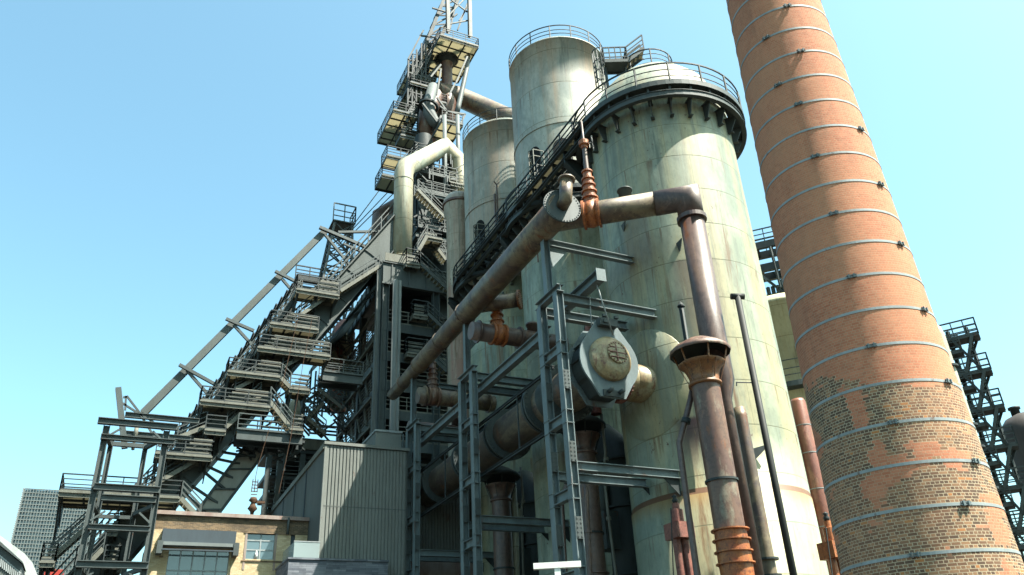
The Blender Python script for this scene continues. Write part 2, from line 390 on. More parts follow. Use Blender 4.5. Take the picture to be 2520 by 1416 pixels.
# ------------------------------------------------------------------ ground
def mat_ground():
    t = NT('gravel_ground'); n = t.noise(t.pos(), .3, 8, .7); f = t.noise(t.pos(), 30, 3, .7)
    col = t.mix(t.ramp(n, .35, .65), (.06,.057,.05), (.09,.085,.075)); col = t.mix(t.math("MULTIPLY", f, .4), col, (.05,.045,.04))
    t.bump(f, .4, .02); return t.fin(col, .95, 0, .2)
g = MB(); N = 24; E = 1500.
xs = [-E, -400, -150]+[-60+10*i for i in range(20)]+[200, 400, E]
for i in range(len(xs)):
    for j in range(len(xs)): g.v.append(V((xs[i], xs[j]+30, 0)))
k = len(xs)
for i in range(k-1):
    for j in range(k-1): g.f.append((i*k+j, (i+1)*k+j, (i+1)*k+j+1, i*k+j+1)); g.sm.append(False)
tag(build('ground', g, mat_ground()), kind='structure')
# ------------------------------------------------------------------ brick chimney
CH = (19.22, 15.19); CR = lambda z: 2.2166-.02637*(z-1.7)
OLDZ_ = OLDZ
ch = thing('brick_chimney', 'tall tapering red brick chimney banded with steel hoops, dark old bricks near its foot', 'chimney', (CH[0], CH[1], 0))
b = MB(); uv = []; NA, HZ = 96, [0, 4, 8, 12, 16, 20, 24, 28, 32, 36, 40, 44]
for z in HZ:
    for j in range(NA+1):
        a = 2*PI*j/NA + math.radians(52); b.v.append(V((CH[0]+CR(z)*sin(a), CH[1]+CR(z)*cos(a), z))); uv.append((2*PI*j/NA*2.05, z))
for i in range(len(HZ)-1):
    for j in range(NA):
        q = i*(NA+1)+j; b.f.append((q, q+NA+1, q+NA+2, q+1)); b.sm.append(True)
build('shaft', b, mat_chimney(), ch, uv)
left_px = {0: (2253,1368), 3: (2197,1037), 5: (2143,847), 7: (2095,678), 9: (2050,520), 11: (2005,381), 13: (1964,252)}
right_px = {1: (2375,1243), 2: (2397,1137), 4: (2328,932), 6: (2270,757), 8: (2213,598), 10: (2163,449), 12: (2115,315)}
for i in range(-4, 36):
    z = 4.684+1.092*i; R = CR(z)
    if z > 43.5: break
    m = MB().ring((*CH, 0), R-.01, R+.014, z-.038, z+.038, 96)
    h = build('hoop', m, GALV, ch)
    px = left_px.get(i) or right_px.get(i)
    if px: p = aC(*px, CH, R); a = math.atan2(p.x-CH[0], p.y-CH[1])
    else: a = math.radians(231.7 + (16 if i % 2 == 0 else -16))
    nrm = V((sin(a), cos(a), 0)); tan = V((cos(a), -sin(a), 0)); c = V((*CH, z))+nrm*(R+.055)
    k = MB()
    for s in (-1, 1): k.bar(c+tan*(.07*s)-V((0,0,.06)), c+tan*(.07*s)+V((0,0,.06)), .04, .08, nrm)
    k.bar(c-tan*.14+V((0,0,.03)), c+tan*.14+V((0,0,.03)), .028); k.bar(c-tan*.14-V((0,0,.03)), c+tan*.14-V((0,0,.03)), .028)
    build('clamp', k, FRAME, h)
# ------------------------------------------------------------------ hot blast stoves
ZD = 30.92
S1, S2, S3 = (24.7, 29.5), (24.4, 39.4), (24.5, 49.0)
WX = 19.8
def ring_path(c, r, a0, a1, z, n):
    return [(c[0]+r*sin(a0+(a1-a0)*i/n), c[1]+r*cos(a0+(a1-a0)*i/n), z) for i in range(n+1)]
def ring_platform(t, c, R, ro, zd, full=True, a0=0, a1=2*PI):
    n = 72
    build('platform_deck', MB().ring((*c, 0), R+.02, ro-.06, zd-.05, zd, n), STEEL, t)
    m = MB(); m.ring((*c, 0), ro-.06, ro, zd-.22, zd+.1, n); build('deck_edge', m, STEEL, t)
    m = MB(); m.ring((*c, 0), ro-.14, ro-.10, zd-.90, zd-.58, n); m.ring((*c, 0), ro-.30, ro-.05, zd-.92, zd-.89, n); m.ring((*c, 0), ro-.30, ro-.05, zd-.585, zd-.555, n)
    build('ring_beam', m, STEEL, t)
    nb = 26
    for i in range(nb):
        a = 2*PI*i/nb; e = V((sin(a), cos(a), 0)); tn = V((cos(a), -sin(a), 0)); o = V((*c, 0))
        m = MB()
        m.prism([o+e*(R-.02)+tn*-.02+V((0,0,zd-1.75)), o+e*(R+.2)+tn*-.02+V((0,0,zd-1.75)), o+e*(ro-.34)+tn*-.02+V((0,0,zd-1.05)), o+e*(ro-.34)+tn*-.02+V((0,0,zd-.82)), o+e*(R-.02)+tn*-.02+V((0,0,zd-.82))], tn*.04)
        m.bar(o+e*(R+.0)+V((0,0,zd-.80)), o+e*(ro-.36)+V((0,0,zd-.80)), .24, .03)
        m.bar(o+e*(R+.02)+V((0,0,zd-1.77)), o+e*(R+.32)+V((0,0,zd-1.77)), .2, .03)
        m.bar(o+e*(ro-.22)+V((0,0,zd-.45)), o+e*(ro-.22)+V((0,0,zd-.05)), .12, .12, e)
        m.bar(o+e*(R)+V((0,0,zd-.13)), o+e*(ro-.08)+V((0,0,zd-.13)), .1, .14)
        build('bracket', m, STEEL, t)
    nn = round(abs(a1-a0)*ro/.45); pts = ring_path(c, ro-.04, a0, a1, zd, nn); m = MB()
    for j, (p, q) in enumerate(zip(pts, pts[1:])):
        p, q = V(p), V(q)
        for k in (1.0, .64, .3): m.bar(p+V((0,0,1.25*k)), q+V((0,0,1.25*k)), .07 if k == 1 else .04)
        if j % 4 == 0: m.bar(p, p+V((0,0,1.25)), .075)
    build('railing', m, DARK, t)
t1 = thing('hot_blast_stove', 'pale green steel stove with a domed top and ringed gallery, beside the brick chimney', 'blast stove', (*S1, 0), 'hot blast stoves')
prof = [(4.035,0),(4.035,9.6),(4.0,9.62)]+[(4.0, z) for z in (12,16,20,24,28,30.4)]
build('shell', MB().lathe(prof, (*S1, 0), n=96), STOVE1, t1)
m = MB().lathe([(4.0,30.4),(3.97,31.4),(3.8,32.3),(3.3,33.5),(2.5,34.5),(1.45,35.15)], (*S1, 0), n=72)
build('domed_roof', m, CREAM, t1)
m = MB().ring((*S1, 0), .3, 1.62, 35.1, 35.34, 40); build('roof_hatch', m, STEEL, t1)
m = MB(); pts = ring_path(S1, 1.55, math.radians(60), math.radians(330), 35.34, 22)
for j, (p, q) in enumerate(zip(pts, pts[1:])):
    p, q = V(p), V(q)
    for k in (1.0, .66, .33): m.bar(p+V((0,0,1.1*k)), q+V((0,0,1.1*k)), .06 if k == 1 else .035)
    if j % 4 == 0 or j == len(pts)-2: m.bar(p, p+V((0,0,1.1)), .06)
build('roof_railing', m, DARK, t1)
ring_platform(t1, S1, 4.0, 4.9, ZD, a0=math.radians(-90), a1=math.radians(-90-352))
# collar plate round the blast outlet, bent to the shell
Pn = aC(1590, 950, S1, 4.03); an = math.atan2(Pn.x-S1[0], Pn.y-S1[1]); zn = 14.9
m = MB(); vs_, fs_ = [], []
for r_, R_ in ((.0, 4.03), (.8, 4.05), (2.3, 4.05), (2.34, 4.0)):
    for j in range(40):
        q = 2*PI*j/40; aa = an+r_*cos(q)*(1.0)/4.05; vs_.append((S1[0]+R_*sin(aa), S1[1]+R_*cos(aa), zn+r_*sin(q)*1.12))
for i in range(3):
    for j in range(40): fs_.append((i*40+j, i*40+(j+1)%40, (i+1)*40+(j+1)%40, (i+1)*40+j))
m.add(vs_, fs_, True); build('outlet_collar', m, STOVE1, t1)
def stove_far(c, label):
    t = thing('hot_blast_stove', label, 'blast stove', (*c, 0), 'hot blast stoves')
    build('shell', MB().lathe([(3.62,0),(3.62,29.9)], (*c, 0), n=80), STOVE, t)
    build('upper_shell', MB().lathe([(3.6,29.9),(3.6,33),(3.6,37),(3.6,41),(3.6,44.4),(3.66,44.4),(3.66,44.5),(3.3,44.9),(0,45.6)], (*c, 0), n=80), UPPER, t)
    build('shell_band', MB().ring((*c,0), 3.61, 3.66, 36.75, 36.87, 80), UPPER, t)
    ring_platform(t, c, 3.6, 4.65, ZD, a0=math.radians(-60), a1=math.radians(-60-330))
    m = MB(); pts = ring_path(c, 3.62, 0, 2*PI, 44.5, 60)
    for j, (p, q) in enumerate(zip(pts, pts[1:])):
        p, q = V(p), V(q)
        for k in (1.0, .62, .32): m.bar(p+V((0,0,1.15*k)), q+V((0,0,1.15*k)), .06 if k == 1 else .04)
        if j % 4 == 0: m.bar(p, p+V((0,0,1.15)), .06)
    build('roof_railing', m, DARK, t)
    # arched doorways above the gallery, the first with a caged ladder
    for aa, kk in ((math.radians(246.5), 1.0), (math.radians(214), 0)):
        e = V((sin(aa), cos(aa), 0)); tn = V((cos(aa), -sin(aa), 0)); o = V((*c, 0))+e*3.46; hw = .5 if kk else .62
        poly = [o+tn*x+V((0,0,z)) for x, z in [(-hw,32.9),(hw,32.9),(hw,34.75)]+[(hw*cos(q), 34.75+.68*sin(q)) for q in [PI*j/8 for j in range(1,8)]]+[(-hw,34.75)]]
        build('doorway', MB().prism(poly, e*.16), BLACK, t)
        if kk:
            m = MB(); o = V((*c, 0))+e*3.68+tn*-.35
            for s in (-.55, .55, -.2, .2): m.bar(o+tn*s+e*(.75 if abs(s) < .3 else .1)+V((0,0,30.6)), o+tn*s+e*(.75 if abs(s) < .3 else .1)+V((0,0,34.5)), .05)
            for z in (31.2,31.9,32.6,33.3,34.0,34.5):
                m.bar(o-tn*.55+e*.1+V((0,0,z)), o-tn*.2+e*.75+V((0,0,z)), .05); m.bar(o-tn*.2+e*.75+V((0,0,z)), o+tn*.2+e*.75+V((0,0,z)), .05); m.bar(o+tn*.55+e*.1+V((0,0,z)), o+tn*.2+e*.75+V((0,0,z)), .05)
            build('ladder_cage', m, PALE, t)
    return t
stove_far(S2, 'tall steel stove rising behind the domed one, middle of the row')
stove_far(S3, 'tall steel stove at the end of the row, next to the black furnace building')
# gallery linking the three stoves
t = thing('gallery_walkway', 'long dark steel walkway with railings linking the tops of the stoves', 'walkway', (WX, 40, ZD))
y0, y1 = S1[1], S3[1]
build('outer_beam', MB().channel((WX+.06,y0,ZD-.06), (WX+.06,y1,ZD-.06), .2, .3, side=1), STEEL, t)
build('outer_beam', MB().channel((WX+.25,y0,ZD-.72), (WX+.25,y1,ZD-.72), .2, .26, side=1), STEEL, t)
build('inner_beam', MB().channel((WX+1.1,y0+3.6,ZD-.1), (WX+1.1,y1-3.4,ZD-.1), .16, .2, side=-1), STEEL, t)
build('inner_beam', MB().channel((WX+1.0,y0+3.6,ZD-.72), (WX+1.0,y1-3.4,ZD-.72), .16, .24, side=-1), STEEL, t)
build('deck', MB().box(WX+.17, WX+1.0, y0+.2, y1-.2, ZD-.04, ZD), GRATE, t)
nn = 14
for i in range(nn+1):
    y = y0+.3+(y1-y0-.6)*i/nn; m = MB(); m.bar((WX+.16,y,ZD-.14), (WX+1.02,y,ZD-.14), .1, .16); m.bar((WX+.25,y,ZD-.58), (WX+.25,y,ZD-.16), .1, .12); m.bar((WX+.35,y,ZD-.72), (WX+.92,y,ZD-.72), .1, .2); build('crossbar', m, DARK, t)
build('railing', MB().rail([(WX+.04,y0,ZD),(WX+.04,y1,ZD)], 1.15, 1.45, .035), DARK, t)
build('railing', MB().rail([(WX+1.12,y0+3.6,ZD),(WX+1.12,y1-3.4,ZD)], 1.15, 1.45, .03), DARK, t)
for c, R in ((S1, 4.0), (S2, 3.6), (S3, 3.6)):
    for dy in (2.8,) if c is S1 else (1.9,):
        xs_ = c[0]-math.sqrt(R*R-dy*dy)
        m = MB(); m.prism([(xs_+.1,c[1]+dy,27.9),(xs_+.1,c[1]+dy,ZD-.84),(WX+.12,c[1]+dy,ZD-.84),(WX+.12,c[1]+dy,ZD-1.1)], (0,.08,0))
        m.bar((xs_,c[1]+dy+.04,ZD-.82), (WX+.1,c[1]+dy+.04,ZD-.82), .4, .035)
        m.bar((xs_+.05,c[1]+dy+.04,27.9), (WX+.12,c[1]+dy+.04,ZD-1.11), .4, .035)
        build('support_bracket', m, DARK, t)
# ------------------------------------------------------------------ portal frames
PY = (27.65, 29.25)
def portal(ym, label):
    t = thing('portal_frame', label, 'steel frame', (16, ym, 0), 'portal frames in front of the stoves')
    ya, yb = ym-.8, ym+.8
    for y in (ya, yb):
        m = MB(); m.ibeam((16,y,0), (16,y,18.25), .38, .34, (1,0,0), .035)
        for z in (6.3, 9.4, 12.5, 15.6):
            m.bar((16,y-.19,z+.28), (16,y+.19,z+.28), .40, .03); m.bar((16,y-.19,z-.28), (16,y+.19,z-.28), .40, .03)
        build('post', m, FRAME, t)
    for y in (ya, yb):
        for z in (8.0, 11.0, 14.1):
            m = MB(); m.box(15.86, 16.14, y-.205, y-.192, z-.42, z+.42)
            for k in range(5):
                for xx in (-.08, .08): m.box(16+xx-.022, 16+xx+.022, y-.23, y-.204, z-.36+k*.17, z-.315+k*.17)
            build('splice_plate', m, STEEL, t)
    for z in (6.3, 9.4, 12.5, 15.6): build('tie', MB().ibeam((16,ya+.18,z), (16,yb-.18,z), .3, .42, None, .03), FRAME, t)
    build('head_beam', MB().ibeam((16,ya-.3,18.42), (16,yb+.3,18.42), .34, .34, None, .03), FRAME, t)
    for y in (ya, yb): build('cross_beam', MB().ibeam((16.2,y,18.05), (21.15 if y == ya else 20.6,y,18.05), .34, .42, None, .035), FRAME, t)
    for y in (ya, yb): build('cross_beam', MB().ibeam((16.2,y,10.45), (21.2 if y == ya else 20.6,y,10.45), .3, .36, None, .03), FRAME, t)
    m = MB(); m.ibeam((16,ym,18.6), (16,ym,21.75), .32, .32, (1,0,0), .03); build('pipe_post', m, FRAME, t)
    build('cross_beam', MB().ibeam((16.18,ym,21.35), (20.95,ym,21.35), .3, .34, None, .03), FRAME, t)
    build('gusset', MB().prism([(16.17,ym-.02,21.17),(16.17,ym-.02,19.9),(17.2,ym-.02,21.17)], (0,.04,0)), FRAME, t)
    for y in (ya, yb):
        for z in (10.0,): build('gusset', MB().prism([(20.4,y-.02,10.26),(21.2,y-.02,10.26),(21.2,y-.02,9.5)], (0,.04,0)), DARK, t)
    return t
portal(28.4, 'grey steel portal frame holding the drop shaped valve, bolted to the domed stove')
portal(38.2, 'middle grey steel portal frame under the long header pipe')
portal(47.35, 'grey steel portal frame standing against the corrugated shed wall')
t = thing('crane_runway', 'sloping looking grey I beam runway joining the portal frames below the header pipe', 'crane beam', (17.2, 38, 17.3))
t['label'] = 'grey steel crane runway beam hung between the portal frames'
build('runway_beam', MB().ibeam((16.45,29.5,17.35), (16.45,48.2,17.35), .34, .5, None, .04), FRAME, t)
build('runway_beam', MB().ibeam((19.4,29.5,17.35), (19.4,48.2,17.35), .34, .5, None, .04), DARK, t)
t = thing('hoist_beam', 'short steel hoist beam above the drop shaped valve, on its portal frame', 'hoist beam', (18.3, 26.5, 18.6))
p = aY(1478, 702, 26.0)
HX, HZ_ = p.x, 18.55
build('beam', MB().ibeam((HX,25.9,HZ_), (HX,29.6,HZ_), .42, .5, None, .05), FRAME, t)
build('end_plate', MB().box(HX-.24, HX+.24, 25.86, 25.9, HZ_-.3, HZ_+.3), FRAME, t)
# ------------------------------------------------------------------ header pipe over the frames
HPX = 15.9
t = thing('header_pipe', 'long weathered header pipe running over all three portal frames', 'pipe', (HPX, 38, 22))
HPZ = 22.1
build('pipe_run', MB().tube([(HPX,26.4,HPZ),(HPX,31,HPZ),(HPX,38,HPZ),(HPX,38.6,HPZ),(HPX,46,HPZ),(HPX,46.6,HPZ),(HPX,51.6,HPZ-.05)], [.68,.66,.62,.56,.53,.45,.40], 32), PIPE, t)
JE = aZ(1693, 488, HPZ); JS = V((HPX+.1, 27.6, HPZ)); jd = (JE-JS); jd.z = 0; JL = jd.length; jd.normalize()
DP = V((JE.x, JE.y, 0))
JC = V((DP.x,DP.y,HPZ)); JM = JC-jd*1.5
build('horizontal_run', MB().tube([JS, JM], .56, 32), PIPE, t)
build('elbow', MB().tube([JM, JC, V((DP.x,DP.y,HPZ-1.2))], .575, 32), PURPLE, t)
m = MB(); m.lathe([(.5,-.1),(.66,-.1),(.66,.1),(.5,.1)], (DP.x,DP.y,HPZ-1.15), n=32, smooth=False); build('joint_collar', m, PURPLE, t)
build('downpipe', MB().tube([(DP.x,DP.y,HPZ-1.1),(DP.x,DP.y,13.2),(DP.x,DP.y,12.4),(DP.x,DP.y,0)], [.54,.54,.30,.30], 32), PURPLE, t)
# end flange with stub
fd = V((-.15,-1,.08)).normalized()
fc = V((HPX,26.4,HPZ))
m = MB(); m.lathe([(0,.0),(.9,.0),(.9,.09),(0,.09)], fc, fd, 48, smooth=False)
for j in range(36):
    a = 2*PI*j/36; e1 = fd.cross(V((0,0,1))).normalized(); e2 = e1.cross(fd); q = fc+e1*cos(a)*.84+e2*sin(a)*.84
    m.bar(q-fd*.03, q+fd*.12, .045)
build('blind_flange', m, STEEL, t)
m = MB(); m.tube([fc+fd*.05, fc+fd*.4+V((0.05,0,.1)), fc+fd*.5+V((.15,0,1.15))], .3, 20); m.lathe([(.0,0),(.4,0),(.4,.08),(0,.08)], fc+fd*.5+V((.15,0,1.12)), (.1,0,1), 24)
build('stub', m, PIPE, t)
m = MB(); q = JS+jd*JL*.56; m.lathe([(.0,0),(.30,0),(.30,.95),(.36,.95),(.36,1.0),(0,1.0)], q, (0,0,1), 24); build('stub', m, STEEL, t)
# capped branch at the middle stove
q0 = V((HPX+.1,36.9,HPZ-.05)); q1 = q0+jd*2.5
m = MB().tube([q0, q1], .42, 24); build('branch', m, PIPE, t)
m = MB(); m.lathe([(0,0),(.56,0),(.56,.1),(0,.1)], q1, jd, 36, smooth=False)
for j in range(24):
    a = 2*PI*j/24; e1 = jd.cross(V((0,0,1))).normalized(); e2 = e1.cross(jd); q = q1+e1*cos(a)*.51+e2*sin(a)*.51; m.bar(q, q+jd*.14, .05)
build('branch_cap', m, FLARE, t)
for yy, r_ in ((31.2,.69),(34.6,.68),(38.05,.66),(42,.58),(46.0,.57),(49.2,.47)):
    m = MB().lathe([(r_-.05,-.04),(r_,-.04),(r_,.04),(r_-.05,.04)], (HPX,yy,HPZ), (0,1,0), 32, smooth=False)
    if r_ > .6 and yy < 38: continue
    build('weld_ring', m, PIPE, t)
# orange gate valve on the elbow run
def gate_valve(name, label, c, ax, r, stem, mat, group=None, wheel=True):
    t = thing(name, label, 'valve', tuple(c), group); ax = V(ax).normalized()
    m = MB(); m.lathe([(r*.98,-.4),(r*1.22,-.4),(r*1.22,-.3),(r*1.06,-.28),(r*1.04,-.02),(r*1.06,.02),(r*1.06,.28),(r*1.22,.3),(r*1.22,.4),(r*.98,.4)], c, ax, 36, smooth=False)
    m.lathe([(0,-.24),(r*1.08,-.22),(r*1.16,0),(r*1.08,.22),(0,.24)], c, ax, 36); build('valve_body', m, mat, t)
    m = MB(); z = r*1.05
    m.lathe([(.34,-.5),(.32,.2),(.40,.21),(.40,.29),(.30,.3),(.29,.58),(.37,.59),(.37,.67),(.28,.68),(.27,.95),(.34,.96),(.34,1.04),(.25,1.05),(.24,1.3),(.31,1.31),(.31,1.39),(.22,1.4),(.20,1.75),(.26,1.76),(.26,1.84),(.13,1.86)], V(c)+V((0,0,z)), n=20, smooth=False); build('bonnet', m, mat, t)
    m = MB().lathe([(.13,1.8),(.11,stem-.75)], V(c)+V((0,0,z)), n=16); m.lathe([(.06,stem-.3),(.045,stem+.9),(0,stem+.9)], V(c)+V((0,0,z)), n=10); build('stem', m, PURPLE, t)
    m = MB().lathe([(.11,stem-.8),(.16,stem-.78),(.16,stem-.62),(.25,stem-.6),(.26,stem-.38),(.14,stem-.34),(.12,stem-.25),(0,stem-.24)], V(c)+V((0,0,z)), n=14, smooth=False); build('stem_head', m, mat, t)
    if wheel:
        m = MB(); wc = V(c)+V((0,0,z+stem-.45)); wd = (RT*.75-FW*.2+V((0,0,.1))).normalized(); hub = wc+RT*.42
        e1 = V((0,0,1)); e2 = wd.cross(e1).normalized(); e1 = e2.cross(wd)
        pts = [hub+e1*cos(2*PI*j/20)*.34+e2*sin(2*PI*j/20)*.34 for j in range(21)]
        for p, q in zip(pts, pts[1:]): m.bar(p, q, .045)
        for j in range(0, 20, 5): m.bar(hub, pts[j], .035)
        m.bar(wc, hub, .07); build('handwheel', m, DARK, t)
    return t
gate_valve('gate_valve', 'bright orange gate valve with tall stem on the horizontal header pipe run', JS+jd*JL*.30, jd, .57, 4.0, ORANGE, 'orange valves on the pipework')
# ------------------------------------------------------------------ hot blast main
MX, MZ = 18.1, 15.05
t = thing('hot_blast_main', 'thick rust stained main slung low behind the portal frame posts, with wide flanges', 'pipe', (MX, 38, MZ))
m = MB().lathe([(1.0,28.2),(1.0,32.2),(1.06,32.3),(1.06,34.0),(1.0,34.1),(1.0,50.2)], (MX,0,MZ), (0,1,0), 56)
build('pipe_run', m, MAINP, t)
for i, (yy, r_) in enumerate(((31.0,1.42),(32.9,1.42),(33.3,1.34),(37.6,1.38),(38.1,1.3),(42.3,1.38),(42.8,1.3),(47.6,1.4))):
    m = MB().lathe([(.95,-.07),(r_,-.07),(r_,.07),(.95,.07)], (MX,yy,MZ), (0,1,0), 56, smooth=False)
    for j in range(36):
        a = 2*PI*j/36; q = V((MX+cos(a)*(r_-.1),yy,MZ+sin(a)*(r_-.1))); m.bar(q-V((0,.12,0)), q+V((0,.12,0)), .05)
    build('flange', m, STEEL, t)
m = MB().lathe([(1.0,-.5),(1.02,-.45),(1.16,-.3),(1.02,-.15),(1.16,0),(1.02,.15),(1.16,.3),(1.02,.45),(1.0,.5)], (MX,31.9,MZ), (0,1,0), 56); build('bellows', m, STEEL, t)
t = thing('guide_rail', 'thin dark rail running above the thick main behind the portal posts', 'rail', (16.2, 38, 15), 'rails along the thick main')
build('rail', MB().ibeam((16.5,29.4,15.5), (16.5,48,15.5), .12, .14), DARK, t)
t = thing('guide_rail', 'thin dark rail running below the thick main behind the portal posts', 'rail', (16.2, 38, 12.5), 'rails along the thick main')
build('rail', MB().ibeam((16.5,29.4,12.75), (16.5,48,12.75), .14, .16), DARK, t)
for yy in (33.2, 43.0): build('rail_hanger', MB().bar((16.5,yy,12.8), (16.5,yy,15.5), .06), DARK, t)
# the valve with its drop shaped plate
VY, VX, VZ = 27.25, 18.12, 15.22
t = thing('hot_blast_valve', 'large valve with grey drop shaped plate and stained round cover, hung in a portal frame', 'valve', (VX, VY, VZ))
half = [(0,1.84),(.48,1.80)]+[(1.47*cos(math.radians(q)), -.05+1.47*sin(math.radians(q))) for q in range(44, -51, -8)]+[(.62,-1.76),(0,-1.78)]
poly = [(VX+x, VY, VZ+z) for x, z in half]+[(VX-x, VY, VZ+z) for x, z in half[-2:0:-1]]
build('plate', MB().prism(poly, (0,.10,0)), FRAME, t)
m = MB(); p2 = [(VX+x*.86, VY+.1, VZ+z*.86) for x, z in half]+[(VX-x*.86, VY+.1, VZ+z*.86) for x, z in half[-2:0:-1]]
m.prism(p2, (0,1.05,0)); build('housing', m, DARK, t)
poly2 = [(x, VY+1.15, z) for x, y, z in poly]; build('plate', MB().prism(poly2, (0,.08,0)), FRAME, t)
for a in range(0, 360, 36):
    q = math.radians(a); e = V((cos(q),0,sin(q))); build('stiffener', MB().bar(V((VX,VY+.1,VZ))+e*1.05+V((0,.5,0)), V((VX,VY+.1,VZ))+e*1.36+V((0,.5,0)), .06, .96, (0,1,0)), DARK, t)
m = MB().box(VX-.46, VX+.46, VY-.30, VY-.0, VZ+1.5, VZ+1.86); m.box(VX-.30, VX+.0, VY-.36, VY-.3, VZ+1.6, VZ+1.74)
for s in (-.3, .3): m.bar((VX+s,VY-.3,VZ+1.95), (VX+s+.2,VY-.3,VZ+1.95), .12)
build('top_bracket', m, STEEL, t)
m = MB().box(VX-.5, VX+.5, VY-.07, VY-.0, VZ-1.74, VZ-1.45)
for s in (-.25, .3): m.lathe([(0,0),(.1,0),(.1,.25),(0,.25)], (VX+s,VY-.1,VZ-1.52), (0,-1,0), 12)
build('bottom_bracket', m, STEEL, t)
m = MB(); m.lathe([(1.02,0),(1.02,-.06),(.98,-.07),(.98,-.11),(1.01,-.12),(1.01,-.16),(.96,-.19),(.88,-.26),(.72,-.34),(.5,-.38),(.0,-.40)], (VX,VY,VZ), (0,1,0), 64); dome = build('cover', m, DOME, t)
hc = V((VX+.2,VY-.37,VZ+.2)); hd = V((.10,-1,.12)).normalized()
m = MB(); m.lathe([(0,0),(.52,0),(.52,.1),(.46,.12),(.44,.07),(0,.07)], hc-hd*.08, hd, 40, smooth=False); build('round_hatch', m, DOME, dome)
m = MB(); e1 = hd.cross(V((0,0,1))).normalized(); e2 = e1.cross(hd); q = hc+hd*.02
m.bar(q-e1*.44, q+e1*.44, .035, .06, hd); m.bar(q-e2*.44+e1*.05, q+e2*.44+e1*.05, .035, .06, hd)
for s in (-.24, .24): m.bar(q+e2*s-e1*.36, q+e2*s+e1*.36, .03, .05, hd)
for j in range(20): a = 2*PI*j/20; z = q+e1*cos(a)*.49+e2*sin(a)*.49; m.bar(z, z+hd*.05, .04)
build('hatch_bar', m, REDP, dome)
build('hanger_rod', MB().tube([(HX,26.3,HZ_-.25), (VX+.1,VY-.35,VZ+1.0)], .035, 8), GALV, t)
build('hanger_rod', MB().tube([(VX-.55,VY+.2,18.3), (VX-.5,VY+.4,VZ+1.2)], .03, 8), GALV, t)
build('outlet_neck', MB().lathe([(.86,.9),(.86,2.0)], (VX,VY+1.55,VZ-.25), (1,0,0), 48).lathe([(.8,2.0),(.86,2.0),(.88,2.02),(.88,3.3)], (VX,VY+1.55,VZ-.25), (1,0,0), 48), DOME, t)
m = MB().lathe([(.82,0),(1.02,0),(1.02,.32),(.82,.32)], (VX+1.25,VY+1.55,VZ-.25), (1,0,0), 48, smooth=False)
for j in range(32): a = 2*PI*j/32; q = V((VX+1.2,VY+1.55+cos(a)*.95,VZ-.25+sin(a)*.95)); m.bar(q, q+V((.44,0,0)), .06)
build('neck_flange', m, REDP, t)
# ------------------------------------------------------------------ capped vent stacks
def stack(y, label, first):  # stacks behind the frames are coloured darker, standing in for the shade there
    X, r = 19.8, .55
    t = thing('vent_stack', label, 'vent stack', (X, y, 0), 'capped vent stacks before the stoves')
    build('pipe', MB().lathe([(r,0),(r,7.15),(r,8.7),(r,12.75)], (X,y,0), n=40), RUSTY if first else PURPLE, t)
    build('collar', MB().lathe([(r-.02,8.95),(r+.06,8.95),(r+.06,9.03),(r-.02,9.03)], (X,y,0), n=40, smooth=False), DARK, t)
    m = MB()
    for z in (5.55,6.05,6.45,6.85,7.2): m.lathe([(r-.02,z),(r+.13,z),(r+.13,z+.05),(r-.02,z+.05)], (X,y,0), n=40, smooth=False)
    m.lathe([(r+.02,5.5),(r+.05,6.2),(r+.02,7.25)], (X,y,0), n=40); build('expansion_joint', m, ORANGE if first else PURPLE, t)
    m = MB().lathe([(r,12.7),(r+.1,12.72),(r+.1,12.82),(r,12.86),(r+.04,13.1),(r+.13,13.35),(r+.24,13.52),(r+.37,13.62),(r+.35,13.66),(r+.22,13.55),(r+.08,13.3),(r-.06,12.9)], (X,y,0), n=40); build('flared_mouth', m, FLARE if first else PURPLE, t)
    m = MB().lathe([(1.20,14.06),(1.22,14.1),(1.21,14.2),(1.02,14.36),(.5,14.66),(.05,14.84),(0,14.84)], (X,y,0), n=16); cp = build('conical_cap', m, RUSTY if first else DARK, t)
    build('cap_lining', MB().lathe([(1.195,14.06),(.98,14.3),(.45,14.58),(0,14.7)], (X,y,0), n=16), DARK, cp)
    m = MB()
    for a in range(20, 380, 60): q = math.radians(a); m.bar((X+sin(q)*.90,y+cos(q)*.90,13.6), (X+sin(q)*1.08,y+cos(q)*1.08,14.22), .07, .025)
    for a in range(0, 360, 45):
        q = math.radians(a); m.bar((X+sin(q)*.62,y+cos(q)*.62,12.9), (X+sin(q)*.9,y+cos(q)*.9,13.6), .03, .03)
    build('cap_strut', m, FLARE if first else DARK, t)
stack(23.3, 'rusty vent stack, orange flared mouth and wide cap, in front of the domed stove', True)
stack(32.9, 'dark capped vent stack below the drop shaped valve, behind its frame posts', False)
stack(42.6, 'dark capped vent stack behind the posts of the middle portal frame', False)
def burner(y, label):  # dark ducts added to darken the gaps and cover sunlit slivers of shell
    t = thing('added_burner_duct', label, 'duct', (22.6, y, 0), 'burner ducts added to darken the gaps between the stoves')
    build('duct', MB().tube([(22.9,y,0), (22.9,y,13.4), (22.9,y+1.5,14.6), (23.2,y+3.6,14.6)], .95, 28), DARK, t)
    for z in (4.2, 7.4, 10.6, 13.0): build('flange', MB().lathe([(.94,z),(1.12,z),(1.12,z+.1),(.94,z+.1)], (22.9,y,0), n=28, smooth=False), DARK, t)
    m = MB(); m.box(21.3, 22.1, y-.5, y+.5, 8.6, 10.4); m.tube([(21.7,y,10.4),(21.7,y,11.6),(22.6,y,12.4)], .22, 12); build('fan_housing', m, STEEL, t)
burner(34.5, 'dark thick burner duct, added to darken the gap between the domed stove and the middle stove')
burner(44.2, 'dark thick burner duct, added to darken the gap between the middle and end stoves')
